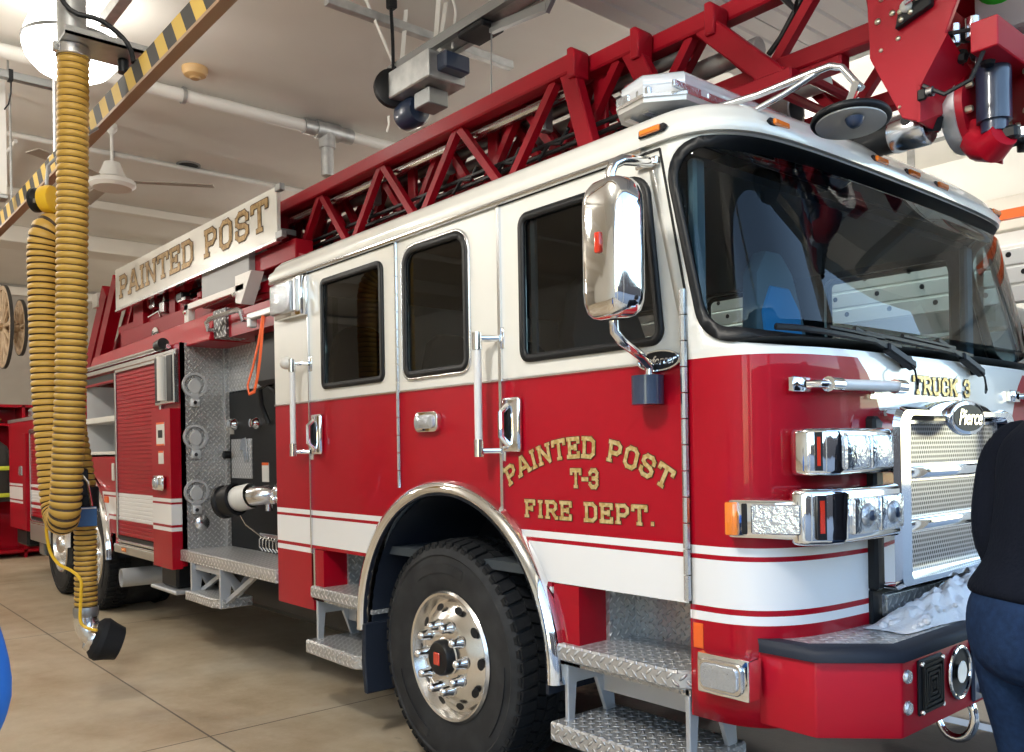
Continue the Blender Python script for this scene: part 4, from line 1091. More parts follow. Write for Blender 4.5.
# open compartment with shelves
mb = MB().mat(M['ltgrey']).box((-6.0,.03,1.50),(-4.94,.7,1.54)).box((-6.0,.03,1.82),(-4.94,.7,1.86)).box((-6.0,.70,1.5),(-4.94,.72,2.2)).box((-6.02,.03,1.5),(-6.0,.7,2.2)).box((-4.94,.03,1.5),(-4.92,.7,2.2))
comp = part(mb, 'open_compartment', T, 0)
part(MB().mat(M['offwhite']).box((-5.98,.0,1.825),(-4.95,.02,1.875)).box((-5.98,.0,1.50),(-4.95,.02,1.55)), 'shelf_lip', comp, 0)
mb = MB().mat(M['brushed'])
mb.box((-5.35,.69,1.55),(-5.31,.70,2.18)); part(mb, 'shelf_track', comp, 0)
# roll-up doors
def rollup(x0, x1, z0, z1, name='roll_up_door', parent=T):
    mb = MB().mat(M['red']); n = int((z1-z0)/.034); h = (z1-z0)/n
    for k in range(n):
        z = z0+k*h; zm = z+h/2
        mb.mat(M['stripe'] if (1.148 < zm < 1.176 or .976 < zm < 1.132 or .92 < zm < .957) else M['red'])
        mb.prism([(x0,-.010,z),(x0,-.015,z+.005),(x0,-.015,z+h-.006),(x0,-.010,z+h-.001)], (x1-x0,0,0))
    d = part(mb, name, parent, 0)
    mb = MB().mat(M['satin'])
    for x in (x0-.05, x1+.012): mb.box((x,-.026,z0-.03),(x+.038,.0,z1+.06),.004)
    mb.box((x0-.05,-.026,z1+.01),(x1+.05,0,z1+.06),.004)
    part(mb, 'door_track', d, 0)
    part(MB().mat(M['black']).box((x0,-.02,z0-.085),(x1,.01,z0-.002)), 'door_sill', d, 0)
    part(MB().mat(M['satin']).tube([(x0+.04,-.03,z0-.045),(x1-.04,-.03,z0-.045)], .013, 8).tube([(x0+.04,-.022,z0-.075),(x1-.04,-.022,z0-.075)], .01, 8), 'lift_bar', d)
    return d
rollup(-4.84,-3.72,.80,2.235)
mb = MB().mat(M['brushed']).box((-4.95,-.03,.645),(-3.70,.02,.715),.004); sp = part(mb, 'sill_step', T, 0)
part(MB().mat(M['amber']).box((-4.72,-.036,.665),(-4.60,-.028,.70)), 'marker_lens', sp, 0)
rollup(-8.30,-7.55,.80,1.78)
part(MB().mat(M['red']).box((-8.60,-.05,.62),(-8.42,.0,1.80),.004), 'ladder_post', T, 0)
mb = MB().mat(M['brushed']).box((-8.33,-.03,.52),(-7.5,.02,.76),.006).box((-9.65,-.01,1.955),(-7.42,.10,1.995)); part(mb, 'sill_step', T, 0)
mb = MB().mat(M['black']).box((-8.3,.05,.34),(-7.7,.5,.56),.03).box((-9.5,.05,.38),(-8.9,.5,.60),.03); mb.mat(M['steel']).box((-8.1,.02,.36),(-7.9,.06,.50),.01); part(mb, 'stabilizer_housing', T)
o = part(MB().mat(M['lens']).box((-8.78,.05,1.99),(-8.4,.35,2.12),.04,seg=2).mat(M['chrome']).box((-8.82,.03,1.965),(-8.36,.37,1.995),.01), 'rear_warning_light')
part(MB().mat(M['lens']).box((-8.95,-.03,1.28),(-8.78,.0,1.40),.012), 'side_warning_light')
# chrome rails along the top edge
mb = MB().mat(M['satin']).box((-6.1,-.035,2.27),(-3.30,.0,2.315),.006).tube([(-7.3,-.03,2.345),(-3.45,-.03,2.345)], .02, 8); part(mb, 'body_top_rail')
mb = MB().mat(M['red']).box((-6.1,-.006,2.185),(-4.98,.0,2.20)); mb.mat(M['black']).box((-5.98,-.004,2.19),(-4.95,.02,2.26)); part(mb, 'awning_rail', T, 0)
mb = MB().mat(M['black']).cyl((-3.62,-.05,2.36),(-3.50,-.05,2.37),.045,seg=12); part(mb, 'rail_knob')
# hatch on top, with rising front end
mb = MB().mat(M['red']).prism([(-6.0,.04,2.33),(-2.82,.04,2.33),(-2.82,.10,2.55),(-6.0,.10,2.50)], (0,.42,0), .01)
ht = part(mb, 'top_hatch', T, 0)
part(MB().mat(M['dplatedark']).box((-2.83,.08,2.34),(-2.60,.52,2.54)), 'hatch_end', ht, 0, True)
part(MB().mat(M['ladred']).box((-2.60,.10,2.33),(-1.70,.60,2.50)), 'hatch_front', ht, 0)
part(MB().mat(M['red']).prism([(-3.27,.27,2.335),(-1.95,.27,2.335),(-1.95,.42,2.335),(-3.27,.42,2.335)], (0,0,.035), .006), 'top_ledge', T, 0)
mb = MB().mat(M['satin']).tube([(-2.80,.10,2.40),(-2.80,.03,2.40),(-2.80,.02,2.45),(-2.74,.02,2.47),(-2.26,.02,2.47),(-2.20,.02,2.45),(-2.20,.03,2.40),(-2.20,.11,2.40)], .018, 8); part(mb, 'top_grab_rail')
mb = MB().mat(M['cast']).box((-2.02,-.02,2.37),(-1.66,.03,2.41),.006).box((-2.02,-.02,2.32),(-1.97,.03,2.39),.006); part(mb, 'top_bracket', T, 0)
# red stabilizer cover column
def col_face(x, z): return ('c', paint_of(z))
mb = MB()
zs = [.64,.927,.957,.976,1.132,1.148,1.176,1.86]
for z0, z1 in zip(zs, zs[1:]):
    mb.mat(paint_of(min(1.5,(z0+z1)/2))); mb.box((-3.72,-.08,z0),(-3.30,.0,z1))
colm = part(mb, 'stabilizer_cover', T, 0)
mb = MB().mat(M['offwhite']).box((-3.60,-.084,1.58),(-3.42,-.079,1.76)); mb.mat(M['orange']).box((-3.60,-.0845,1.745),(-3.42,-.0835,1.76)).box((-3.60,-.0845,1.58),(-3.42,-.0835,1.592)); mb.mat(M['black']).box((-3.56,-.0845,1.64),(-3.46,-.0838,1.70)); part(mb, 'warning_label', colm, 0)
mb = MB().mat(M['offwhite']).box((-3.56,-.084,1.44),(-3.45,-.079,1.54)); mb.mat(M['orange']).box((-3.56,-.0845,1.525),(-3.45,-.0835,1.54)); part(mb, 'warning_label', colm, 0)
mb = MB().mat(M['chrome']).box((-3.61,-.125,1.235),(-3.40,-.08,1.355),.03,seg=2); lk = part(mb, 'cover_latch', colm, 50)
part(MB().mat(M['lens']).lathe([(0,.03),(.03,.026),(.045,.01),(.045,0)], (-3.5,-.122,1.295), (0,-1,0), 20), 'latch_lens', lk, 50)
# vertical scene light above the column
mb = MB().mat(M['satin']).box((-3.74,-.045,1.90),(-3.31,.0,2.29),.006); vl = part(mb, 'vertical_light', T, 0)
part(MB().mat(M['black']).box((-3.72,-.05,1.92),(-3.63,-.04,2.27)).box((-3.45,-.05,1.92),(-3.34,-.04,2.27)), 'light_recess', vl, 0)
part(MB().mat(M['offwhite']).cyl((-3.54,-.055,1.93),(-3.54,-.055,2.27),.035,seg=14), 'light_tube', vl)
# ------------------------------------------------------------------ pump bay between body and cab
PX = -3.28
mb = MB().mat(M['dplate']).box((PX-.02,.0,.70),(PX,.36,2.36)); pe = part(mb, 'body_front_plate', T, 0, True)
part(MB().mat(M['dplate']).box((PX,.33,.78),(PX+.035,.37,2.33)), 'edge_angle', T, 0, True)
PY = .36
part(MB().mat(M['dplatebig']).box((PX,PY,1.98),(-2.60,PY+.02,2.36)), 'upper_pump_panel', T, 0, True)
pp = part(MB().mat(M['panelblack']).box((PX,PY,.72),(-1.64,PY+.03,1.99)), 'pump_panel', T, 0)
part(MB().mat(M['black']).box((-2.62,PY+.02,1.6),(-1.62,PY+.06,2.5)), 'panel_back', T, 0)
rb = part(MB().mat(M['dplatebig']).prism([(PX-.02,-.02,.79),(-1.66,-.02,.79),(-1.66,PY,.79),(PX-.02,PY,.79)], (0,0,-.085), .006), 'running_board', T, 0, True)
# hydrant wrenches / hose caps held on the plate
for z in (2.018,1.621,1.200):
    c = V((PX+.001,.10,z))
    mb = MB().mat(M['cast']).lathe([(.078,.0),(.095,.0),(.095,.018),(.078,.018)], c+V((0,0,.02)), (1,0,0), 32, True)
    w = part(mb, 'cap_holder')
    mb = MB().mat(M['cast']).prism([c+V((0,.05*cos(t),.01+.055*sin(t))) for t in [2*pi*i/20 for i in range(20)]], (.02,0,0), .004)
    mb.prism([c+V((0,-.03,-.10)),c+V((0,.03,-.10)),c+V((0,.022,.075)),c+V((0,-.022,.075))], (.016,0,0), .003)
    part(mb, 'spanner', w)
    mb = MB().mat(M['cast']).box(c+V((0,-.035,-.145)), c+V((.03,.035,-.085)), .008, seg=2); mb.mat(M['chrome']).cyl(c+V((.02,-.01,-.115)), c+V((.045,-.01,-.115)), .014); part(mb, 'holder_clip', w)
part(MB().mat(M['satin']).lathe([(.0,.018),(.045,.012),(.06,0)], (PX,.15,.98), (1,0,0), 20), 'fuel_cap')
# gauges, knobs, and the small tread plate on the black panel
for x, z in ((-3.10,1.735),(-2.70,1.73)):
    mb = MB().mat(M['chrome']).lathe([(.045,0),(.048,-.03),(.03,-.05),(.03,-.07),(.0,-.075)], (x,PY,z), (0,1,0), 20); part(mb, 'discharge_knob', T, 50)
part(MB().mat(M['offwhite']).box((-3.24,PY-.004,1.66),(-3.16,PY,1.78)), 'panel_label', T, 0)
g = part(MB().mat(M['dplate']).box((-3.20,PY-.008,1.32),(-2.83,PY,1.62)), 'drain_plate', T, 0, True)
part(MB().mat(M['satin']).prism([(-2.98,PY-.012,1.62),(-2.90,PY-.012,1.63),(-2.88,PY-.012,1.45),(-2.93,PY-.012,1.44),(-2.96,PY-.012,1.54),(-3.02,PY-.012,1.53)], (0,-.01,0), .003), 'drain_handle', g)
part(MB().mat(M['black']).lathe([(.03,0),(.03,-.05),(0,-.06)], (-3.25,PY,1.50), (0,1,0), 16), 'panel_knob')
mb = MB().mat(M['offwhite']).box((-2.66,PY-.004,1.30),(-2.55,PY,1.44)); mb.mat(M['orange']).box((-2.66,PY-.0045,1.42),(-2.55,PY-.003,1.44)); part(mb, 'panel_label', T, 0)
# discharge valve with elbow, black cap and cable
mb = MB().mat(M['satin']).lathe([(.10,0),(.10,-.03),(.07,-.03),(.065,-.09)], (-2.50,PY,1.17), (0,1,0), 24).tube([(-2.50,PY-.05,1.17),(-2.50,PY-.13,1.17),(-2.56,PY-.19,1.165),(-2.66,PY-.22,1.155)], .068, 16)
dv = part(mb, 'discharge_valve', T, 40)
d = V((-.90,-.38,-.18)).normalized()
part(MB().mat(M['offwhite']).lathe([(.085,.0),(.09,.02),(.09,.12),(.085,.14)], V((-2.60,PY-.20,1.165)), d, 24), 'valve_collar', dv, 40)
mb = MB().mat(M['black']).lathe([(.10,.13),(.115,.14),(.115,.19),(.105,.20),(.105,.235),(.118,.245),(.118,.27),(.085,.275),(.07,.255),(.0,.25)], V((-2.60,PY-.20,1.165)), d, 28)
part(mb, 'valve_cap', dv, 40)
mb = MB().mat(M['satin'])
for k in range(3): mb.ball((-2.42+.05*k,PY-.12,1.14+.06*(k%2)),.035,10)
mb.cyl((-2.42,PY-.10,1.17),(-2.10,PY-.10,1.20),.03).cyl((-2.30,PY-.10,1.24),(-2.30,PY-.10,1.32),.022).ball((-2.30,PY-.11,1.33),.03,10).cyl((-2.5,PY-.12,1.17),(-2.5,PY-.12,1.06),.025)
part(mb, 'valve_lever', dv)
part(MB().mat(M['satin']).tube([(-2.78,PY-.24,1.08),(-2.80,PY-.16,.95),(-2.70,PY-.08,.86),(-2.55,PY-.06,.84),(-2.40,PY-.06,.90),(-2.33,PY-.06,1.02),(-2.32,PY-.08,1.12)], .005, 6), 'cap_cable', dv)
mb = MB().mat(M['satin'])
for k in range(6): mb.tube([(-2.66+.055*k,PY-.005,.90),(-2.66+.055*k,PY-.03,.88),(-2.65+.055*k,PY-.035,.83),(-2.63+.055*k,PY-.02,.80)], .008, 6)
mb.box((-2.70,PY-.014,.895),(-2.30,PY,.925),.003); part(mb, 'drain_rack', T, 0)
# black pouch, orange webbing loop, wire, shield panel
mb = MB().mat(M['black']).box((-2.46,PY-.14,1.98),(-1.72,PY-.0,2.44),.03); part(mb, 'hose_pouch')
part(MB().mat(M['orangewebbing']).tube([(-1.80,-.01,2.37),(-1.86,-.015,2.2),(-1.94,-.02,2.05),(-2.02,-.02,1.95),(-2.0,-.02,1.89),(-1.92,-.02,1.90),(-1.87,-.02,1.99),(-1.84,-.015,2.1),(-1.82,-.012,2.2),(-1.79,-.01,2.37)], .012, 6, flat=(1,.5)), 'webbing_loop')
part(MB().mat(M['black']).tube([(-2.50,PY-.02,1.72),(-2.53,PY-.06,1.86),(-2.48,PY-.09,1.97),(-2.36,PY-.09,1.99),(-2.28,PY-.06,1.93)], .018, 8), 'hose_loop')
dv.location = (.20,0,.05)
# hanging step below the running board
mb = MB().mat(M['dplate']).prism([(-3.10,-.06,.505),(-2.62,-.06,.505),(-2.50,-.02,.505),(-2.50,.20,.505),(-3.10,.20,.505)], (0,0,-.065), .006)
hs = part(mb, 'hanging_step', T, 0, True)
mb = MB().mat(M['frame'])
for x in (-3.07,-2.53):
    mb.prism([(x,-.03,.71),(x,-.03,.44),(x,.03,.44),(x,.05,.60),(x,.10,.50),(x,.28,.66),(x,.28,.71),(x,.20,.71),(x,.12,.60),(x,.03,.71)], (.025,0,0), .003)
part(mb, 'step_bracket', hs, 0)
mb = MB().mat(M['frame']).box((-3.06,.0,.66),(-2.52,.02,.70)).bar((-2.52,.02,.48),(-2.20,.1,.69),.03,.03).bar((-3.05,.05,.50),(-2.75,.15,.69),.03,.03); part(mb, 'step_brace', hs, 0)
# stabilizer foot and exhaust tail pipe
mb = MB().mat(M['black']).box((-3.85,.02,.46),(-3.50,.30,.66),.02); mb.mat(M['frame']).box((-4.0,-.02,.425),(-3.42,.34,.455),.008); mb.mat(M['steel']).cyl((-3.78,.1,.46),(-3.78,.1,.60),.05).cyl((-3.58,.1,.46),(-3.58,.1,.60),.05); part(mb, 'stabilizer_foot')
part(MB().mat(M['ltgrey']).lathe([(.072,.0),(.082,.0),(.082,1.35),(.072,1.35)], (-4.76,-.03,.425), (.06,1,.0), 28, True), 'tail_pipe', T, 40)
part(MB().mat(M['black']).cyl((-4.76,.02,.425),(-4.757,.07,.425),.071,seg=24), 'pipe_bore_shade', bpy.data.objects['tail_pipe'], 40)  # black disc painted in for the shade inside the pipe
# tandem wheels, arches
for x in (-5.83,-7.13):
    wheel(x, .03, .545, .545, .62, 'rear_wheel', 'dual')
arch_trim(-5.83,.56,.725, 'rear_arch_trim', a0=0, a1=180, sec=(.03,.055))
mb = MB().mat(M['blueblack'])
for x in (-5.83,-7.13): mb.lathe([(.70,.0),(.70,.75),(.715,.75),(.715,.0)], (x,0,.56), (0,1,0), 24, True, a0=-pi/2, a1=pi/2)
part(mb, 'rear_wheel_well', T, 40)
part(MB().mat(M['orange']).box((-5.13,-.06,1.08),(-5.02,-.045,1.14),.006), 'arch_marker')
part(MB().mat(M['offwhite']).box((-5.06,-.012,1.28),(-4.99,0,1.44),.006), 'compartment_switch')

mb = MB().mat(M['black']).box((-5.1,.34,.36),(-.75,W-.20,.72),.04).box((-.75,.62,.42),(1.5,W-.6,.68),.04); part(mb, 'under_body_blocker', T)  # boxes added under the body to keep light off the floor
mb = MB().mat(M['black']).box((-6.6,.60,.35),(-6.4,W-.6,.62),.03).box((-3.5,.55,.33),(-2.2,1.1,.5),.03); part(mb, 'under_body_frame', T, 0)
# ------------------------------------------------------------------ aerial ladder
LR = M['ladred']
def ladder_section(y0, zt, zb, xa, xb, pitch, name, parent=None, rail=.08, bot=.075, web=.042, end=(.0,.0), x_first=None, hatch=True):
    """two trussed sides at y0 and W-y0, rungs between; xb is the front end of the top rail"""
    mb = MB().mat(LR)
    for y in (y0, W-y0):
        mb.box((xa,y-rail/2,zt-rail),(xb,y+rail/2,zt),.008)
        mb.box((xa,y-bot/2,zb-bot),(end[0],y+bot/2,zb),.006)
        mb.bar((xb-.05,y,zt-.05),(end[0]-.06,y,zb-.04),.062,.095,up=(1,0,1),bev=.006)
    o = mb.build(name, parent or T, smooth=30)
    near, far = MB().mat(LR), MB().mat(LR)
    x = x_first if x_first is not None else xb-.12
    while x > xa+.1:
        for y, q in ((y0,near),(W-y0,far)):
            q.bar((x+.012,y,zt-rail+.005),(x+pitch/2-.04,y,zb-bot*.3),web,web) if x < xb-.3 or x_first is None and False else None
            q.bar((x-.012,y,zt-rail+.005),(x-pitch/2+.04,y,zb-bot*.3),web,web)
        x -= pitch
    part(near, 'truss_web', o, 0); part(far, 'truss_web', o, 0)
    k = 0; x = end[0]-.12
    while x > xa:
        if x > -3.2:
            part(MB().mat(LR).cyl((x,y0,zb-bot/2),(x,W-y0,zb-bot/2),.020,seg=8), 'rung', o)
        x -= .36
    return o
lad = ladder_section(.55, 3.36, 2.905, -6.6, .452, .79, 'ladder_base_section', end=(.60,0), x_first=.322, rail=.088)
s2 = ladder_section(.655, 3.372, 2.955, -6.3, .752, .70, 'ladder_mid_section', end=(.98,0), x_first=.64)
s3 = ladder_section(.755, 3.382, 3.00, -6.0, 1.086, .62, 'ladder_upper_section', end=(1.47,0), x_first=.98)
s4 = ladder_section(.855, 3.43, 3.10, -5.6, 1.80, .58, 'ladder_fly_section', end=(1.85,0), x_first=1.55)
# end posts on the tops of the two outer sections
for (y, xb, z) in ((.55,.452,3.36),(.655,.752,3.372),(.755,1.086,3.382)):
    part(MB().mat(LR).prism([(xb-.02,y-.05,z-.12),(xb+.03,y-.05,z-.12),(xb+.035,y-.05,z+.0),(xb+.01,y-.05,z+.022),(xb-.02,y-.05,z+.022)], (0,.10,0), .006), 'rail_end_cap', lad if y < .6 else s2 if y < .7 else s3)
# base section end plate with round holes behind the sign
mb = MB().mat(LR).box((-2.74,.52,2.80),(-2.66,.60,3.36)).box((-3.6,.52,2.86),(-2.66,.56,2.98)).box((-3.6,.52,3.10),(-2.66,.56,3.16))
part(mb, 'side_plate', lad, 0)
# extension cables, tubes and cylinders running along the inside
mb = MB().mat(M['satin']).cyl((-6,.61,3.235),(.40,.61,3.235),.024,seg=10); part(mb, 'extension_tube', lad)
mb = MB().mat(M['satin']).cyl((-6,.71,3.03),(.9,.71,3.03),.016,seg=8); part(mb, 'extension_tube', s2)
for y, z, r in ((.60,3.02,.012),(.62,2.985,.012),(.90,3.16,.011),(1.5,3.05,.012),(1.62,3.1,.011)):
    part(MB().mat(M['black']).cyl((-6,y,z),(.8,y,z),r,seg=6), 'hydraulic_line', lad)
for y, z, r, xe, m in ((.92,3.23,.045,1.2,M['galv']),(1.48,3.23,.045,1.2,M['galv']),(.80,3.27,.03,.9,M['steel'])):
    part(MB().mat(m).cyl((-6,y,z),(xe,y,z),r,seg=12), 'guide_tube', s3)
mb = MB().mat(M['black'])
rng = random.Random(5)
for k in range(9):
    x = -2.4+k*.36; y = rng.choice((.6,.72)); mb.tube([(x,y,2.96),(x+.08,y,3.02),(x+.16,y,3.0),(x+.22,y,3.06)], .010, 6)
part(mb, 'hose_loops', lad)
for x in (-1.5,-.7,.12):
    part(MB().mat(M['steel']).box((x,.60,3.10),(x+.05,.66,3.24),.006), 'roller_bracket', lad)
    part(MB().mat(LR).box((x+.30,.69,2.93),(x+.38,.72,3.30),.006), 'slide_block', s2)
# hydraulic lift tube and its bright collar under the ladder tip
mb = MB().mat(M['black']).cyl((-1.2,.98,2.70),(1.76,.98,2.70),.062,seg=24); wt = part(mb, 'waterway_tube', s4)
part(MB().mat(M['satin']).lathe([(.0,0),(.066,0),(.07,.01),(.07,.13),(.062,.14),(.0,.14)], (1.75,.98,2.70), (1,0,0), 28), 'tube_collar', wt, 40)
part(MB().mat(M['black']).cyl((1.83,.905,2.72),(1.83,.925,2.72),.018,seg=10), 'collar_port', wt)
mb = MB().mat(M['black']).bar((1.885,.98,2.73),(1.93,.93,2.68),.05,.05); part(mb, 'collar_pin', wt)
mb = MB().mat(M['galv']).lathe([(.075,0),(.075,2.1),(.06,2.1)], (-.9,1.2,3.02), (1,0,0), 20); part(mb, 'waterway_pipe', s4)
# ladder tip: two big cheek plates with a bent front flange
prof = [(1.735,3.50),(1.745,3.10),(1.752,2.945),(1.868,2.692),(1.926,2.662),(1.928,2.793),(2.025,2.944),(2.075,3.06),(2.10,3.50)]
def cheek(y, t): return MB().mat(M['redbright']).prism([(x,y,z) for x, z in prof], (0,t,0), .003)
ck = part(cheek(.80,.022), 'tip_plate', s4, 0); part(cheek(1.56,.022), 'tip_plate', s4, 0)
mb = MB().mat(M['redbright']).prism([(1.922,.80,2.662),(1.924,.80,2.795),(1.945,1.0,2.745),(1.90,1.0,2.675)], (.012,0,-.004)).prism([(1.924,.80,2.793),(2.022,.80,2.946),(2.02,1.0,2.872),(1.945,1.0,2.745)], (.012,0,-.006))
part(mb, 'tip_flange', ck, 0)
part(MB().mat(M['redbright']).box((1.74,.822,2.96),(1.76,1.56,3.06)), 'tip_crossmember', s4, 0)
def boltat(x, z, r=.012, m=M['bolt'], y=.80): return MB().mat(m).lathe([(0,-r*.9),(r*.6,-r*.85),(r,-r*.4),(r,0)], (x,y,z), (0,1,0), 12)
for x, z, r in ((1.785,3.075,.012),(1.84,3.085,.012),(1.795,2.965,.008),(1.86,2.985,.009),(1.80,3.155,.012),(1.83,3.155,.012),(1.955,3.235,.011),(1.985,3.24,.011),(1.955,3.205,.011),(1.865,3.20,.010),(1.92,3.205,.010),(1.86,2.735,.006)):
    part(boltat(x, z, r), 'bolt', ck, 50)
mb = MB().mat(M['black']).prism([(1.86,.80,3.01),(1.99,.80,3.05),(1.995,.80,3.11),(1.875,.80,3.075)], (0,-.03,0), .004); lv = part(mb, 'lock_block', ck, 0)
part(boltat(1.905,3.075,.022,M['offwhite'],.77), 'lock_boss', lv, 50)
for x, z in ((1.885,3.035),(1.92,3.05),(1.945,3.09),(1.882,3.065)): part(boltat(x, z, .010, M['bolt'], .77), 'bolt', lv, 50)
part(MB().mat(M['satin']).cyl((1.91,.745,3.075),(2.03,.76,3.115),.007,seg=8), 'lock_lever', lv)
part(MB().mat(M['steel']).ball((2.075,.78,3.115),.035,16,(1.1,.8,.9)), 'knob_cap', ck)
mb = MB().mat(M['black']).prism([(1.83,.80,3.19),(1.90,.80,3.235),(1.96,.80,3.26),(2.0,.80,3.30),(1.98,.80,3.33),(1.84,.80,3.235)], (0,-.02,0), .004); part(mb, 'guide_shoe', ck, 0)
part(MB().mat(M['offwhite']).prism([(1.79,.80,3.18),(1.83,.80,3.185),(1.93,.80,3.25),(1.93,.80,3.265),(1.80,.80,3.20)], (0,-.024,0)), 'wear_strip', ck, 0)
mb = MB().mat(M['offwhite']).box((1.985,.775,3.20),(2.12,.80,3.30),.004); mb.mat(M['black'])
for x in (2.02,2.08): mb.cyl((x,.77,3.25),(x,.776,3.25),.012,seg=10)
part(mb, 'hinge_plate', ck, 0)
# monitor: flange ring, motor, valve body, elbow
RX = 1.99
mb = MB().mat(M['cast']).lathe([(.10,-.055),(.150,-.055),(.156,-.045),(.156,.0),(.10,.0)], (RX,1.10,2.755), (1,0,0), 40, True); mo = part(mb, 'monitor_ring', s4, 40)
part(MB().mat(M['redbright']).lathe([(.0,.03),(.10,.03),(.145,.025),(.150,.0),(.0,.0)], (RX,1.10,2.755), (1,0,0), 40), 'monitor_flange', mo, 40)
for k in range(8):
    a = 2*pi*k/8+.3
    part(MB().mat(M['bolt']).lathe([(0,.025),(.010,.024),(.014,.016),(.014,0)], (RX+.028,1.10+.122*cos(a),2.755+.122*sin(a)), (1,0,0), 8), 'bolt', mo)
part(MB().mat(M['redbright']).tube([(RX+.02,1.08,2.66),(RX+.06,1.06,2.60),(RX+.10,1.03,2.575),(RX+.15,1.0,2.60)], [.07,.065,.06,.05], 14), 'monitor_elbow', mo)
part(MB().mat(M['navy']).cyl((2.10,1.02,2.66),(2.10,1.02,2.90),.058,seg=20).cyl((2.10,1.02,2.62),(2.10,1.02,2.66),.045,seg=16), 'monitor_motor', mo, 40)
part(MB().mat(M['black']).box((2.04,1.0,2.58),(2.18,1.12,2.63),.01), 'motor_base', mo)
part(MB().mat(M['satin']).box((2.14,1.03,2.585),(2.24,1.13,2.625),.006), 'motor_bracket', mo)
part(MB().mat(M['redbright']).lathe([(.0,0),(.115,.0),(.12,.01),(.12,.045),(.105,.05),(.095,.07),(.095,.13),(.11,.14),(.115,.2),(.09,.5),(.0,.5)], (2.14,1.15,2.765), (.75,.66,.0), 28), 'monitor_valve', mo, 40)
d = V((.75,.66,0)).normalized(); e = V((-.66,.75,0)).normalized()
for k in range(8):
    a = 2*pi*k/8
    p = V((2.14,1.15,2.765))-d*.002+e*(.10*cos(a))+V((0,0,.10*sin(a)))
    part(MB().mat(M['bolt']).lathe([(0,-.016),(.010,-.014),(.012,0)], p, d, 8), 'bolt', mo)
mb = MB().mat(M['black'])
for k in range(9):
    x, y, z = 2.0+rng.uniform(0,.18), .92+rng.uniform(0,.14), 2.86+rng.uniform(0,.12); mb.ball((x,y,z), rng.uniform(.018,.034), 8)
for k in range(7): mb.cyl((2.16+.04*k,1.12+.03*k,2.56),(2.16+.04*k,1.12+.03*k,2.64),.022,seg=10)
part(mb, 'wiring_cluster', mo)
part(MB().mat(M['black']).tube([(1.95,.79,2.78),(2.02,.80,2.73),(2.10,.82,2.76),(2.14,.84,2.86),(2.10,.84,2.94),(2.02,.84,2.955),(1.97,.82,2.94)], .008, 6), 'wire_loop', mo)
for x,y,z in ((2.02,.88,2.955),(2.07,.92,2.975)): part(MB().mat(M['satin']).cyl((x,y,z-.03),(x,y,z+.04),.024,seg=12), 'hydraulic_fitting', mo)
part(MB().mat(M['black']).box((1.93,.785,2.73),(1.96,.80,2.77),.004).mat(M['satin']).cyl((1.965,.79,2.75),(1.985,.79,2.75),.018), 'latch_button', ck)
# red box beam across the tip, grey control box with its green lamp
mb = MB().mat(M['redbright']).box((2.10,.82,2.85),(2.19,1.75,2.955),.004); bb = part(mb, 'tip_beam', s4, 0)
mb = MB().mat(M['frame']).box((1.96,1.22,3.06),(2.20,1.62,3.45),.01); cb = part(mb, 'control_box', s4, 0)
part(MB().mat(M['green']).lathe([(.0,-.02),(.09,-.016),(.10,0)], (2.06,1.22,3.27), (0,1,0), 24), 'indicator_lamp', cb, 50)
part(MB().mat(M['navy']).box((2.16,1.30,2.82),(2.50,1.60,2.95),.02), 'junction_box', s4)
part(MB().mat(M['redbright']).box((1.80,.84,3.30),(1.94,1.56,3.46),.01), 'tip_housing', s4, 0)
# dark cylinder and hoses near the tip
part(MB().mat(M['black']).tube([(1.30,.84,3.50),(1.36,.84,3.36),(1.42,.84,3.28),(1.44,.84,3.36),(1.42,.84,3.5)], .016, 8).tube([(1.28,.86,3.15),(1.34,.86,3.2),(1.42,.86,3.30),(1.47,.86,3.36)], .012, 8), 'tip_hose', s4)
part(MB().mat(LR).box((1.30,.83,2.98),(1.62,.90,3.06),.006), 'tip_block', s4)
# ------------------------------------------------------------------ turntable and cradle behind the sign
mb = MB().mat(LR)
mb.prism([(-7.6,.62,2.35),(-6.5,.62,2.35),(-5.9,.62,2.95),(-5.9,.62,3.40),(-6.3,.62,3.45),(-7.0,.62,2.85),(-7.6,.62,2.60)], (0,.05,0)).prism([(-7.6,W-.67,2.35),(-6.5,W-.67,2.35),(-5.9,W-.67,2.95),(-5.9,W-.67,3.40),(-6.3,W-.67,3.45),(-7.0,W-.67,2.85),(-7.6,W-.67,2.60)], (0,.05,0))
mb.cyl((-7.0,1.2,1.97),(-7.0,1.2,2.36),.75,seg=36)
tt = part(mb, 'turntable', T, 30)
part(MB().mat(LR).bar((-7.9,.55,2.36),(-6.95,.55,3.35),.16,.20).bar((-7.4,.50,2.36),(-6.45,.50,3.40),.12,.16), 'lift_cylinder', tt, 0)
part(MB().mat(M['offwhite']).box((-7.35,.45,3.20),(-7.15,.50,3.36),.006), 'turntable_gauge', tt)
part(MB().mat(LR).box((-6.2,.42,2.52),(-4.3,.56,2.80),.006), 'cradle_beam', tt, 0)
part(MB().mat(LR).box((-4.3,.46,2.66),(-2.3,.56,2.80),.006).box((-5.9,.46,2.8),(-5.6,.56,3.3)).box((-4.9,.48,2.8),(-4.75,.56,3.3)), 'cradle_arm', tt, 0)
part(MB().mat(LR).box((-3.1,.42,2.86),(-2.2,.56,3.0),.006).prism([(-2.9,.44,2.72),(-1.7,.44,2.60),(-1.7,.44,2.75),(-2.2,.44,2.9)], (0,.1,0)), 'cradle_wedge', tt, 0)
mb = MB().mat(M['black']).cyl((-4.0,.60,2.62),(-1.7,.60,2.62),.05,seg=12).cyl((-4.0,.72,2.72),(-1.7,.72,2.72),.04,seg=12); part(mb, 'stowed_pipe', tt)
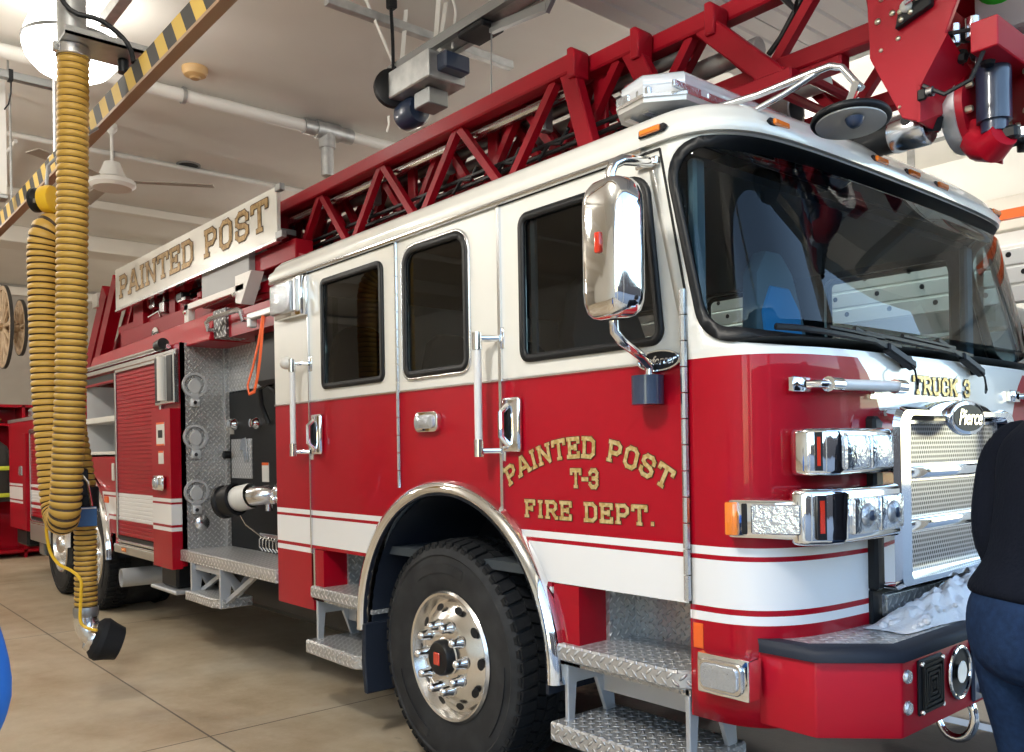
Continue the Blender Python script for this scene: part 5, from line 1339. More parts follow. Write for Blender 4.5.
rb_ = MB().mat(M['offwhite']).prism([(-5.10+.085*cos(t),.413,2.66+.06*sin(t)) for t in [2*pi*i/24 for i in range(24)]], (0,-.006,0)); lb = part(rb_, 'cradle_badge', tt, 0)
script_text('badge_script', 'Pierce', .075, (-5.10,.4055,2.66), (1,0,0), (0,0,1), M['black'], lb)
rng2 = random.Random(11)
for k in range(14):
    x = -5.5+rng2.uniform(0,1.5); z = 2.82+rng2.uniform(0,.35)
    part((MB().mat(rng2.choice((M['satin'],M['black'],LR,M['redbright'])))).box((x,.44,z),(x+rng2.uniform(.05,.2),.52,z+rng2.uniform(.04,.12)),.01), 'valve_block', tt)
part(MB().mat(M['satin']).tube([(-5.3,.42,2.84),(-5.0,.42,2.86),(-4.95,.42,2.80)], .012, 6), 'cradle_handle', tt)
# aluminium box and white bracket tray under the sign
part(MB().mat(M['boxgrey']).box((-3.80,.37,2.72),(-2.86,.52,3.08),.004), 'tool_box', tt, 0)
mb = MB().mat(M['offwhite']).box((-4.02,.30,2.72),(-2.80,.35,2.77),.004).box((-4.02,.30,2.60),(-3.93,.36,2.77),.004).prism([(-2.95,.30,2.64),(-2.85,.30,2.62),(-2.66,.30,2.84),(-2.95,.30,2.84)], (0,.10,0))
tr = part(mb, 'tray_bracket', tt, 0)
for x in (-3.97,-2.95): part(MB().mat(M['chrome']).ball((x,.29,2.70),.022,8), 'bracket_bolt', tr)
# ------------------------------------------------------------------ the name board on the ladder
mb = MB().mat(M['white']).prism([(-6.07,.34,3.005),(-2.31,.34,3.002),(-2.31,.34,3.372),(-6.07,.34,3.418)], (0,.03,0), .004)
sg_ = part(mb, 'name_board', T, 0)
part(MB().mat(M['satin']).box((-6.07,.332,2.985),(-2.31,.372,3.004)), 'board_edge', sg_, 0)
for x in (-5.5,-4.2,-2.5): part(MB().mat(M['steel']).box((x,.37,3.08),(x+.06,.55,3.12)), 'board_bracket', sg_, 0)
part(MB().mat(M['steel']).box((-2.32,.33,3.33),(-2.24,.37,3.38),.004).box((-2.32,.33,3.0),(-2.22,.37,3.05),.004), 'board_clip', sg_)
def board_place(cx, tot):
    x = -4.19+(cx-tot/2)
    return lambda u, v, l: V((x+u, .3385-l, 3.08+v+.02))
letter_mesh('board_lettering', 'PAINTED POST', .225, board_place, M['goldsign'], M['goldedge'], sg_, w=.165, xs=1.46, gap=.115)
# ------------------------------------------------------------------ roof light bars and the convex mirror on its arm
LX0, LX1, LY0, LY1 = 1.02, 1.335, .13, W-.13
def lring(k, z, n=0.):
    return [(x, y, z) for x, y in [(LX0+k,LY0+.10+k*.4),(LX0+.06+k,LY0+.02+k),(LX1-.12-k,LY0+k),(LX1-k,LY0+.10+k*.5),(LX1-k,LY1-.10-k*.5),(LX1-.12-k,LY1-k),(LX0+.06+k,LY1-.02-k),(LX0+k,LY1-.10-k*.4)]]
mb = MB().mat(M['tarp'])
rr = [mb.vs(lring(k, z)) for k, z in ((0,2.805),(0,2.852),(.006,2.856),(.004,2.862),(.006,2.885),(.018,2.902),(.05,2.912))]
for A, B in zip(rr, rr[1:]):
    for k in range(8): mb.face([A[k],A[(k+1)%8],B[(k+1)%8],B[k]])
mb.face(rr[-1])
lb = part(mb, 'light_bar', T, 40)
mb = MB().mat(M['brushed'])
A, B, C_ = mb.vs(lring(-.004,2.806)), mb.vs(lring(-.004,2.788)), mb.vs(lring(.05,2.782))
for P, Q in ((A,B),(B,C_)):
    for k in range(8): mb.face([P[k],P[(k+1)%8],Q[(k+1)%8],Q[k]])
mb.face(C_); part(mb, 'light_bar_base', lb, 0)
mb = MB().mat(M['satin'])
pr = lring(-.006,2.812)
for a, b in ((7,0),(0,1),(1,2),(2,3),(3,4)): mb.bar(pr[a], pr[b], .010, .012)
for x in (LX0+.07,LX0+.16): mb.bar((x,LY0+.05,2.779),(x,LY1-.05,2.779),.03,.012)
part(mb, 'base_rail', lb, 0)
for y in (.42,1.2,1.98): part(MB().mat(M['navy']).box((LX0+.05,y-.16,2.67),(LX1-.06,y+.16,2.785),.01), 'light_bar_foot', lb)
for y in (.24,.44,.66,.9,1.2,1.5,1.74,1.96,2.16):
    part(MB().mat(M['led']).box((LX1-.012,y-.08,2.82),(LX1+.004,y+.08,2.848),.004), 'led_module', lb)
for x in (LX0+.08,LX0+.18): part(MB().mat(M['led']).box((x-.03,LY0+.004,2.815),(x+.04,LY0+.03,2.85),.006), 'led_module', lb)
part(MB().mat(M['led']).box((LX0-.004,LY0+.16,2.815),(LX0+.02,LY0+.36,2.85),.006), 'led_module', lb)
arm = MB().mat(M['satin'])
arm.tube([(1.09,.16,2.685),(1.30,.18,2.705),(1.62,.26,2.72),(1.80,.30,2.745),(1.86,.315,2.752),(1.90,.32,2.735),(1.945,.32,2.67),(1.965,.32,2.645)], .012, 10)
arm.tube([(1.12,.19,2.685),(1.32,.21,2.715),(1.62,.29,2.735),(1.80,.32,2.757)], .010, 8)
ar = part(arm, 'mirror_arm', T, 60)
part(MB().mat(M['satin']).tube([(1.64,.22,2.655),(1.72,.26,2.69),(1.82,.31,2.745)], .011, 8), 'arm_strut', ar, 60)
part(MB().mat(M['black']).box((1.05,.13,2.668),(1.11,.20,2.69),.004), 'arm_foot', ar)
part(MB().mat(M['chrome']).bar((1.955,.31,2.665),(1.93,.30,2.60),.03,.02).cyl((1.90,.30,2.60),(1.965,.30,2.60),.012).tube([(1.93,.30,2.60),(1.955,.285,2.555),(1.965,.272,2.525)],.012,8), 'ball_joint', ar)
mc = V((1.925,.32,2.555)); mn = V((.06,-.10,-1)).normalized()
dm = part(MB().mat(M['black']).lathe([(.0,-.03),(.09,-.028),(.120,-.012),(.125,.0),(.120,.008),(.107,.010)], mc, mn, 40), 'convex_mirror', ar, 60)
part(MB().mat(M['greydisc']).lathe([(.110,.004),(.108,.014),(.06,.026),(.0,.030)], mc, mn, 40), 'mirror_back', dm, 60)
part(MB().mat(M['navy']).lathe([(.030,.020),(.024,.035),(.014,.046),(.0,.048)], mc+V((.04,-.05,0)), mn, 16), 'mirror_swivel', dm, 50)
# ------------------------------------------------------------------ vehicle exhaust hose hanging from its rail
def smooth_path(pts, step):
    """Catmull-Rom through pts, resampled every step metres"""
    pts = [V(p) for p in pts]; P = [pts[0]*2-pts[1]]+pts+[pts[-1]*2-pts[-2]]; dense = []
    for i in range(1, len(P)-2):
        for k in range(24):
            t = k/24; p0,p1,p2,p3 = P[i-1],P[i],P[i+1],P[i+2]
            dense.append(.5*((2*p1)+(p2-p0)*t+(2*p0-5*p1+4*p2-p3)*t*t+(3*p1-p0-3*p2+p3)*t**3))
    dense.append(P[-2]); out = [dense[0]]; acc = 0
    for a, b in zip(dense, dense[1:]):
        d = (b-a).length
        while acc+d >= step:
            a = a+(b-a)*((step-acc)/d); d = (b-a).length; out.append(a); acc = 0
        acc += d
    return out
def hose(pts, r, pitch, name, parent, body, rr=None, seg=20, deep=.13):
    sub = 5; path = smooth_path(pts, pitch/sub); n = len(path); mb = MB(); prev = None; rings = []
    for i, p in enumerate(path):
        t = (path[min(i+1,n-1)]-path[max(i-1,0)]).normalized()
        if prev is None: a = V((1,0,0))-t*t.x
        else: a = prev-t*prev.dot(t)
        a.normalize(); prev = a; b = t.cross(a)
        R = r if not rr else rr(i/(n-1))
        k = i % sub; q = R*(1-deep if k == 0 else 1 if k in (2,3) else 1-deep*.25)
        rings.append(mb.vs([p+a*(q*cos(2*pi*j/seg))+b*(q*sin(2*pi*j/seg)) for j in range(seg)]))
    for i in range(n-1):
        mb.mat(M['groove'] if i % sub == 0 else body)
        A, B = rings[i], rings[i+1]
        for j in range(seg): mb.face([A[j],A[(j+1)%seg],B[(j+1)%seg],B[j]])
    mb.mat(body); mb.face(rings[0][::-1]); mb.face(rings[-1])
    return mb.build(name, parent, smooth=50)
H = empty('exhaust_hose', (-1.9,-1.07,0), 'yellow ribbed vehicle exhaust hose looped up and hanging beside the truck', 'hose')
H.location = (0,0,0)
main = [(-1.867,-1.062,3.784),(-1.872,-1.068,3.374),(-1.878,-1.076,2.93),(-1.885,-1.084,2.487),(-1.891,-1.091,2.099),(-1.901,-1.102,1.767),(-1.911,-1.113,1.517),(-1.918,-1.122,1.335),(-1.935,-1.128,1.215),(-1.985,-1.126,1.160),(-2.046,-1.122,1.150),(-2.115,-1.118,1.165),(-2.165,-1.117,1.225),(-2.184,-1.126,1.346),(-2.194,-1.138,1.606),(-2.204,-1.149,1.895),(-2.209,-1.156,2.242),(-2.211,-1.158,2.531),(-2.211,-1.158,2.70),(-2.20,-1.145,2.80),(-2.215,-1.105,2.842),(-2.265,-1.07,2.79),(-2.30,-1.05,2.68),(-2.296,-1.04,2.437),(-2.27,-1.02,2.022),(-2.235,-.995,1.665),(-2.196,-.975,1.458),(-2.178,-.963,1.31)]
def taper(t): return .083 if t < .80 else .083-.018*min(1,(t-.80)/.12)
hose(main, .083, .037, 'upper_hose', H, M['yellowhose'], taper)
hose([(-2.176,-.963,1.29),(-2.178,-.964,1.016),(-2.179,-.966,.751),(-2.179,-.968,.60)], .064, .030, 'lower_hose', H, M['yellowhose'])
mb = MB().mat(M['black']).lathe([(.068,-.10),(.075,-.09),(.075,.05),(.068,.06)], (-2.176,-.963,1.27), (0,0,1), 24)
mb.box((-2.19,-1.06,1.20),(-2.12,-1.02,1.42),.01).box((-2.10,-1.02,1.28),(-2.06,-.97,1.44),.01); cp = mb.build('hose_coupling', H)
MB().mat(M['yellow']).box((-2.10,-1.05,1.24),(-2.07,-1.02,1.40),.006).build('coupling_lever', cp)
MB().mat(M['satin']).lathe([(.070,-.012),(.078,-.01),(.078,.01),(.070,.012)], (-2.177,-.963,1.19), (0,0,1), 24, True).build('hose_clamp', H)
MB().mat(M['satin']).tube([(-2.17,-1.05,1.33),(-2.14,-1.07,1.42),(-2.08,-1.03,1.44),(-2.05,-.98,1.36),(-2.05,-.96,1.22)], .008, 6).build('coupling_wire', cp)
tg = MB().mat(pbr('blue_tag_panel', (.03,.10,.25), .4)).box((-2.10,-1.04,1.10),(-2.092,-.92,1.215),.003).build('hose_tag', H)
MB().mat(M['offwhite']).box((-2.0915,-1.035,1.203),(-2.0905,-.925,1.21)).build('tag_border', tg, smooth=0)
mb = MB().mat(M['steel']).lathe([(.066,-.02),(.07,0),(.07,.03),(.066,.04)], (-2.179,-.968,.585), (0,0,1), 24)
mb.mat(M['satin']).tube([(-2.179,-.968,.62),(-2.178,-.968,.55),(-2.172,-.962,.505),(-2.152,-.945,.465),(-2.12,-.92,.44),(-2.09,-.895,.425)], [.066,.066,.067,.068,.070,.074], 24)
mb.build('nozzle_elbow', H, smooth=50)
d = V((.16,.84,-.34)).normalized()
mb = MB().mat(M['rubber']).lathe([(.060,-.07),(.085,-.06),(.120,-.03),(.128,.0),(.112,.045),(.098,.10),(.085,.105),(.07,.06),(.0,.05)], V((-2.09,-.905,.435)), d, 12)
mb.build('nozzle_boot', H, smooth=30)
MB().mat(M['satin']).lathe([(.074,-.085),(.080,-.08),(.088,-.055),(.074,-.05)], V((-2.09,-.905,.435)), d, 24, True).build('nozzle_ring', H)
MB().mat(M['yellow']).tube(smooth_path([(-2.06,-1.19,1.16),(-2.109,-1.185,1.09),(-2.136,-1.17,1.005),(-2.139,-1.15,.942),(-2.111,-1.118,.89),(-2.067,-1.066,.854),(-2.03,-1.03,.802),(-2.03,-1.03,.732),(-2.045,-1.03,.658),(-2.055,-1.03,.572),(-2.04,-1.01,.53),(-1.99,-.95,.505)], .02), .009, 8).build('air_line', H)
mb = MB().mat(M['galv']).cyl((-1.870,-1.066,3.79),(-1.870,-1.066,4.6),.074,seg=24); mb.build('riser_pipe', H)
MB().mat(M['satin']).lathe([(.084,-.03),(.089,-.025),(.089,.025),(.084,.03)], (-1.868,-1.063,3.745), (0,0,1), 24, True).box((-1.86,-1.17,3.72),(-1.82,-1.14,3.77),.004).build('hose_clamp', H)
MB().mat(M['galv']).box((-1.96,-1.14,3.775),(-1.70,-.66,3.79)).box((-1.96,-1.14,3.775),(-1.95,-.66,3.82)).box((-1.71,-1.14,3.775),(-1.70,-.66,3.82)).build('mount_bracket', H, smooth=0)
MB().mat(M['black']).tube(smooth_path([(-1.80,-1.14,4.55),(-1.79,-1.16,4.1),(-1.76,-1.10,3.93),(-1.72,-.95,3.90),(-1.70,-.82,3.80),(-1.66,-.80,3.66)], .04), .014, 8).build('control_cable', H)
# striped rail
RL = empty('exhaust_rail', (0,0,0), 'yellow and black striped exhaust hose rail running along the bay', 'rail')
mb = MB(); x = -9.0; k = 0
blk = pbr('rail_black', (.03,.028,.025), .7); yel = pbr('rail_yellow', (.55,.37,.07), .7)
while x < 1.8:
    mb.mat(yel if k % 2 else blk); s_ = -.09
    mb.prism([(x,-.84,3.50),(x+.125,-.84,3.50),(x+.125+s_,-.84,3.635),(x+s_,-.84,3.635)], (0,.03,0)); x += .125; k += 1
mb.build('rail_face', RL, smooth=0)
MB().mat(pbr('rail_underside', (.30,.18,.10), .5)).box((-9.0,-.85,3.482),(1.9,-.79,3.50)).build('rail_track', RL, smooth=0)
for x in (-8,-5,-3.5,0): MB().mat(M['galv']).cyl((x,-.79,3.63),(x,-.79,4.6),.010,seg=8).box((x-.04,-.83,3.63),(x+.04,-.75,3.66)).build('rail_hanger', RL, smooth=0)
MB().mat(M['black']).box((-1.80,-.80,3.60),(-1.62,-.68,3.72),.02).cyl((-1.86,-.80,3.70),(-1.86,-.80,3.80),.03).build('rail_trolley', RL)
# spring balancer that carries the loop
B = empty('spring_balancer', (0,0,0), 'small yellow and black spring balancer holding up the hose loop', 'balancer')
MB().mat(M['yellow']).lathe([(.0,-.05),(.055,-.05),(.075,-.035),(.08,.0),(.075,.03),(.0,.035)], (-2.20,-1.12,3.0), (.75,.66,0), 24).build('drum_cover', B)
MB().mat(M['black']).lathe([(.0,0),(.07,.0),(.07,.02),(.05,.04),(.0,.045)], V((-2.20,-1.12,3.0))+V((.75,.66,0)).normalized()*-.095, (.75,.66,0), 24).build('drum', B)
MB().mat(M['steel']).bar((-2.24,-1.19,3.03),(-2.20,-1.20,2.97),.012,.012).tube([(-2.22,-1.13,3.08),(-2.22,-1.12,3.2),(-2.21,-1.0,3.35),(-2.20,-.85,3.475)], .010, 6).build('suspension_cable', B)
MB().mat(M['black']).box((-2.265,-1.10,2.60),(-2.235,-1.06,2.96),.008).build('saddle_strap', B)
# pendant globe lamp
LP = empty('pendant_lamp', (-2.95,-.80,4.6), 'glowing white globe lamp hanging behind the yellow hose', 'lamp')
glow = pbr('lamp_globe_glow', (1,1,1), .3, emit=(1,.97,.90), estr=9)
MB().mat(glow).lathe([(.10,-.12),(.20,-.14),(.255,-.20),(.29,-.29),(.30,-.37),(.28,-.44),(.22,-.51),(.13,-.56),(0,-.575)], (0,0,0), (0,0,1), 36).build('globe', LP)
MB().mat(M['steel']).cyl((0,0,0),(0,0,-.09),.05).lathe([(.05,-.06),(.11,-.08),(.12,-.13),(.10,-.135)], (0,0,0), (0,0,1)).build('lamp_cap', LP)
MB().mat(M['steel']).lathe([(.302,-.345),(.306,-.335),(.306,-.325),(.300,-.32)], (0,0,0), (0,0,1), 36, True).build('globe_band', LP)
#l = bpy.data.lights.new('lamp_glow', 'POINT'); l.energy = 60; l.color = (1,.94,.85); l.shadow_soft_size = .3
#lo = bpy.data.objects.new('lamp_glow', l); COL.objects.link(lo); lo.location = (-2.95,-.80,3.7)
# hanging duct and strut at the far left
D = empty('hanging_duct', (-4.55,-.97,4.6), 'narrow white vertical duct by the striped rail', 'duct')
MB().mat(M['offwhite']).box((-.07,-.06,-1.0),(.05,.06,0),.006).build('duct_body', D)
MB().mat(M['steel']).box((-.075,-.065,-1.03),(.055,.065,-1.0),.004).build('duct_end', D)
S = empty('strut_channel', (-4.14,-1.46,4.42), 'dark grey strut channel with a dangling strap', 'strut')
MB().mat(M['steel']).box((-.03,-1.2,-.03),(.03,.82,.03),.004).build('channel', S)
for y in (-.9,.5): MB().mat(M['galv']).cyl((0,y,.03),(0,y,.18),.008,seg=8).build('hanger_rod', S)
MB().mat(M['black']).box((-.035,.50,-.04),(.035,.53,.04)).tube([(0,.52,-.03),(.01,.515,-.14),(.0,.50,-.22),(.02,.47,-.27)], .012, 6, flat=(1,.5)).build('strap', S)
# ------------------------------------------------------------------ overhead door, opener
dm_ = pbr('door_panel_white', (.70,.70,.67), .5)
DR = empty('door_1', (0,0,0)); tag(DR, 'white ribbed overhead garage door raised flat under the ceiling', 'garage door', kind='structure')
DR.name = 'door_1'
for k in range(7):
    x0 = -.25+.575*k; mb = MB().mat(dm_)
    ys = (-.75, 3.15)
    prof = [(x0+.004,4.10),(x0+.12,4.10),(x0+.135,4.112),(x0+.15,4.10),(x0+.275,4.10),(x0+.29,4.112),(x0+.305,4.10),(x0+.43,4.10),(x0+.445,4.112),(x0+.46,4.10),(x0+.568,4.10),(x0+.568,4.15),(x0+.004,4.15)]
    mb.prism([(x,ys[0],z) for x, z in prof], (0,ys[1]-ys[0],0)); mb.build('door_section', DR, smooth=0)
for y in (-.80,3.20): MB().mat(M['galv']).box((-2.2,y-.03,4.09),(3.9,y+.03,4.16)).build('door_track', DR, smooth=0)
OP = empty('door_opener', (0,0,0), 'grey electric door opener hanging from the ceiling above the ladder', 'door opener')
oy = 1.0
MB().mat(M['galv']).box((-1.62,oy-.17,3.88),(-1.15,oy+.13,4.06),.008).build('motor_housing', OP, smooth=30)
MB().mat(M['black']).lathe([(.0,-.03),(.12,-.03),(.13,-.02),(.13,.02),(.11,.03),(.0,.035)], (-1.64,oy-.12,3.97), (.9,-.3,0), 24).build('chain_wheel', OP)
MB().mat(M['navy']).lathe([(.0,0),(.085,.0),(.10,.03),(.10,.16),(.08,.19),(.0,.2)], (-1.66,oy-.02,3.80), (1,0,0), 24).build('motor', OP)
MB().mat(M['steel']).box((-1.42,oy-.10,3.76),(-1.25,oy+.06,3.87),.008).build('gear_box', OP)
MB().mat(M['navy']).box((-1.16,oy-.10,3.93),(-1.06,oy+.10,4.04),.01).build('control_relay', OP)
mb = MB().mat(M['steel'])
for dy in (-.075,.075): mb.box((-1.75,oy+dy-.02,4.10),(3.6,oy+dy+.02,4.16))
mb.build('opener_rail', OP, smooth=0)
MB().mat(M['galv']).box((-1.20,oy-.055,4.11),(3.6,oy+.055,4.145)).build('drive_belt', OP, smooth=0)
MB().mat(M['black']).box((-.95,oy-.09,4.06),(-.70,oy+.09,4.10),.01).build('trolley', OP)
MB().mat(M['steel']).bar((-.72,oy,4.06),(-.22,oy,4.00),.035,.05).bar((-.24,oy,3.98),(-.12,oy,4.10),.03,.05).build('door_arm', OP, smooth=0)
MB().mat(M['galv']).box((-1.73,.42,4.42),(-1.67,2.0,4.48),.004).build('ceiling_strut', OP, smooth=0)
for y, x in ((.70,-1.70),(1.04,-1.70),(1.20,-1.45),(1.04,-1.3)): MB().mat(M['offwhite']).bar((x,y,4.58),(x+.05,oy-.05 if y < 1.1 else oy+.07,4.05),.03,.006).build('hanger_strap', OP, smooth=0)
MB().mat(M['black']).tube(smooth_path([(-1.62,.86,4.58),(-1.63,.88,4.30),(-1.66,.90,4.12),(-1.70,.93,4.02),(-1.66,.95,3.95),(-1.60,.97,4.02),(-1.63,.92,4.12),(-1.66,.88,4.08)], .03), .012, 8).box((-1.65,.84,4.50),(-1.59,.90,4.60),.008).build('power_cord', OP)
MB().mat(M['offwhite']).tube(smooth_path([(-1.10,1.0,4.6),(-1.12,1.0,4.45),(-1.08,1.0,4.32),(-1.07,.98,4.2),(-1.10,.98,4.05)], .03), .008, 6).build('thin_cable', OP)
MB().mat(M['steel']).tube([(-.72,oy,4.06),(-.73,oy,3.75),(-.74,oy,3.45)], .005, 6).build('release_cord', OP)
MB().mat(M['offwhite']).tube([(-1.70,oy-.12,3.80),(-1.68,oy-.13,3.74),(-1.72,oy-.12,3.70)], .012, 6, flat=(1,.4)).build('tag', OP)
# next bay: its door track with a hanger, roof light
TK = empty('door_track', (0,4.95,4.03), 'dark horizontal door track of the next bay with a perforated hanger', 'track')
MB().mat(M['steel']).box((-3.2,-.05,-.05),(3.8,.05,.05),.004).build('track', TK, smooth=0)
for x in (-.12,2.2): MB().mat(M['galv']).box((x-.03,.25,-.25),(x+.03,.27,.57)).box((x-.10,.10,.28),(x+.10,.40,.30)).build('track_hanger', TK, smooth=0)
# ------------------------------------------------------------------ second engine in the next bay, carrying ground ladders
E2 = empty('fire_engine', (0,0,0), 'white fire engine parked in the next bay behind the truck', 'fire engine')
ew = pbr('engine_white', (.78,.79,.78), .35, 0, .6)
y0 = 4.62
MB().mat(ew).box((-6.2,y0,.75),(.9,y0+2.3,2.36),.03).build('body', E2)
MB().mat(ew).box((1.0,y0+.03,.65),(3.3,y0+2.27,2.70),.18,seg=3).build('cab', E2, smooth=50)
for x0, x1 in ((1.15,1.9),(2.15,2.9)):
    MB().mat(M['black']).prism([(x,y0+.02,z) for x, z in rrect(x0,1.75,x1,2.45,.06)], (0,.02,0)).build('side_window', E2, smooth=0)
for x0 in (-5.9,-4.3,-2.7,-1.1):
    d = MB().mat(M['satin']).box((x0,y0-.02,1.0),(x0+1.4,y0,2.1)).build('roll_up_door', E2, smooth=0)
    mb = MB().mat(ew)
    for k in range(20): mb.box((x0+.05,y0-.03,1.05+k*.05),(x0+1.35,y0-.02,1.095+k*.05))
    mb.build('door_slats', d, smooth=0)
MB().mat(M['red']).box((-6.2,y0-.01,.80),(.9,y0+.0,.95)).build('side_stripe', E2, smooth=0)
for x in (2.2,-4.0):
    mb = MB().mat(M['tire']).lathe([(.28,0),(.5,.0),(.53,.03),(.53,.28),(.5,.3),(.28,.3)], (x,y0-.02,.53), (0,1,0), 40); wl = mb.build('wheel', E2, smooth=40)
    MB().mat(M['alu']).lathe([(.30,.0),(.28,.03),(.14,-.01),(.0,-.01)], (x,y0-.02,.53), (0,1,0), 32).build('rim', wl, smooth=40)
MB().mat(M['black']).box((-6.0,y0+.2,.45),(3.0,y0+2.1,.75)).build('chassis', E2, smooth=0)
MB().mat(M['satin']).tube([(.2,y0-.10,2.05),(.25,y0-.16,2.25),(.6,y0-.16,2.32),(2.6,y0-.16,2.32)], .02, 8).build('body_rail', E2)
for x in (-5.6,-2.8,.7,2.1): MB().mat(M['steel']).box((x,y0-.18,2.40),(x+.05,y0+.03,3.125 if x > 0 else 3.02)).build('ladder_bracket', E2, smooth=0)
lw_ = pbr('ladder_rail_white', (.74,.75,.72), .4, .1)
def ground_ladder(name, y, z0, x0, x1, label, tip=None):
    o = empty(name, (0,0,0), label, 'ladder', 'ground ladders racked on the engine')
    for k, z in enumerate((z0, z0+.135, z0+.27)):
        MB().mat(lw_).box((x0,y-.02,z),(x1-.10*k,y+.02,z+.118),.006).build('ladder_beam', o, smooth=0)
        mb = MB().mat(M['black']); x = x1-.12-.10*k
        while x > x0: 
            mb.cyl((x,y-.022,z+.075),(x,y-.0205,z+.075),.020,seg=12); x -= .36
        mb.build('rung_end', o, smooth=0)
    if tip: MB().mat(M['orange']).box((x1-.52,y-.024,z0+.395),(x1+.5,y+.024,z0+.475),.006).build('painted_tip', o, smooth=0)
    return o
ground_ladder('ground_ladder', 4.46, 2.50, -4.6, 1.6, 'white ground ladder with an orange painted tip racked on the near side of the engine', True)
ground_ladder('ground_ladder', 4.58, 2.52, -4.2, 1.2, 'plain white ground ladder racked behind the orange tipped one')
o = empty('pike_pole', (0,0,0), 'orange pole lying on top of the white engine in the next bay', 'pole')
MB().mat(M['orange']).bar((.55,4.56,3.162),(2.4,4.56,3.162),.05,.07).build('shaft', o, smooth=0)
MB().mat(M['steel']).bar((.40,4.56,3.162),(.55,4.56,3.162),.02,.03).build('hook', o, smooth=0)
o = empty('attic_ladder', (0,0,0), 'pale folding ladder lying on top of the white engine', 'ladder')
for y in (5.0,5.35): MB().mat(lw_).bar((-1.5,y,3.08),(2.6,y,3.08),.03,.09).build('ladder_beam', o, smooth=0)
for k in range(9): MB().mat(lw_).cyl((-1.2+.42*k,5.0,3.08),(-1.2+.42*k,5.35,3.08),.014,seg=8).build('rung', o)
MB().mat(M['ltgrey']).box((-3.5,4.75,2.36),(.6,6.7,2.62),.03).build('hose_bed_cover', E2)
MB().mat(lw_).box((-1.6,4.95,2.62),(2.4,5.4,3.03),.02).build('roof_locker', E2)
# ------------------------------------------------------------------ old wooden cart wheels at the back of the hall
wood = pbr('old_wood', (.36,.25,.15), .6, noise=(12,(.50,.37,.24),.35,.7)); iron = pbr('wheel_iron', (.05,.045,.04), .6)
CW = empty('cart_axle', (-9.75,0,0), 'pair of antique wooden spoked wheels on one axle hung at the back', 'wheels')
for (x, y, z, R, n) in ((0,-.02,3.24,.54,14),(.10,.16,3.23,.36,12)):
    w_ = MB().mat(iron).lathe([(R,-.02),(R+.012,-.02),(R+.012,.02),(R,.02)], (x,y,z), (0,1,0), 48, True).build('wheel_tyre', CW)
    MB().mat(wood).lathe([(R-.05,-.022),(R,-.022),(R,.022),(R-.05,.022)], (x,y,z), (0,1,0), 48, True).build('wheel_rim', w_)
    for k in range(n):
        a = 2*pi*k/n
        MB().mat(wood).cyl((x,y,z),(x+(R-.04)*cos(a),y,z+(R-.04)*sin(a)),.022,.030,seg=8).build('spoke', w_)
    MB().mat(wood).lathe([(.0,-.07),(.04,-.07),(.06,-.02),(.06,.02),(.04,.07),(0,.07)], (x,y,z), (0,1,0), 16).build('wheel_hub', w_)
MB().mat(wood).cyl((.05,-.10,3.235),(.05,.85,3.225),.025,seg=10).build('axle', CW)
for y in (-.08,.80): MB().mat(M['steel']).cyl((.05,y,3.24),(.05,y,4.6),.008,seg=6).build('hanger_rod', CW)
# ------------------------------------------------------------------ turnout gear rack
rack = empty('gear_rack', (-11.6,.45,0), 'red open gear rack at the rear left of the hall', 'rack')
rm = M['red']
for y in (-1.4,-.72,.06,.75): MB().mat(rm).box((-.25,y-.02,0),(.25,y+.02,2.3)).build('rack_divider', rack, smooth=0)
for z in (.10,2.0,2.28): MB().mat(rm).box((-.25,-1.4,z-.02),(.25,.75,z+.02)).build('rack_shelf', rack, smooth=0)
MB().mat(rm).box((-.26,-1.4,0),(-.24,.75,2.3)).build('rack_back', rack, smooth=0)
coatm = pbr('turnout_black', (.03,.028,.025), .8); lime = pbr('lime_band', (.62,.70,.05), .5)
def coat(y, label):
    o = empty('turnout_coat', (-11.45,y,0), label, 'coat', 'turnout coats on the gear rack')
    mb = MB().mat(coatm); rings = []
    for z, wx, wy in ((.85,.10,.24),(1.0,.12,.25),(1.35,.11,.22),(1.55,.11,.23),(1.68,.08,.18),(1.76,.05,.08)):
        rings.append(mb.vs([(wx*cos(2*pi*k/20)*(1+.08*sin(5*k)), wy*sin(2*pi*k/20), z) for k in range(20)]))
    for A, B_ in zip(rings, rings[1:]):
        for k in range(20): mb.face([A[k],A[(k+1)%20],B_[(k+1)%20],B_[k]])
    mb.face(rings[0]); mb.face(rings[-1]); mb.build('coat_body', o, smooth=60)
    for s in (-1,1): MB().mat(coatm).tube([(.02,.19*s,1.62),(.05,.28*s,1.4),(.08,.28*s,1.05)], [.07,.075,.06], 12).build('sleeve', o)
    for z in (.95,1.35): MB().mat(lime).lathe([(.20,-.03),(.205,-.03),(.205,.03),(.20,.03)], (0,0,0), (0,0,1), 8, True) if False else MB().mat(lime).tube([(.135*cos(2*pi*k/20)*(1+.08*sin(5*k)), .262*sin(2*pi*k/20), z) for k in range(20)], .03, 6, True, flat=(1,.25), up=(0,0,1)).build('reflective_band', o)
    MB().mat(M['steel']).tube([(0,0,1.76),(0,0,1.98)], .006, 6).build('hook', o)
coat(.12, 'black turnout coat with lime bands on the gear rack, nearest the red truck'); coat(.90, 'black turnout coat with lime bands in the end bay of the gear rack')
for y, c in ((.12,M['black']),(.90,M['yellow'])):
    o = empty('helmet', (-11.55,y,2.02), 'yellow fire helmet on the gear rack shelf' if c is M['yellow'] else 'black fire helmet on the gear rack shelf', 'helmet')
    MB().mat(c).lathe([(.17,0),(.175,.01),(.12,.03),(.115,.08),(.08,.14),(.0,.165)], (0,0,0), (0,0,1), 24).build('shell', o)
    MB().mat(lime).tube([(.118*cos(t),.118*sin(t),.06) for t in [2*pi*i/20 for i in range(20)]], .012, 6, True).build('band', o)
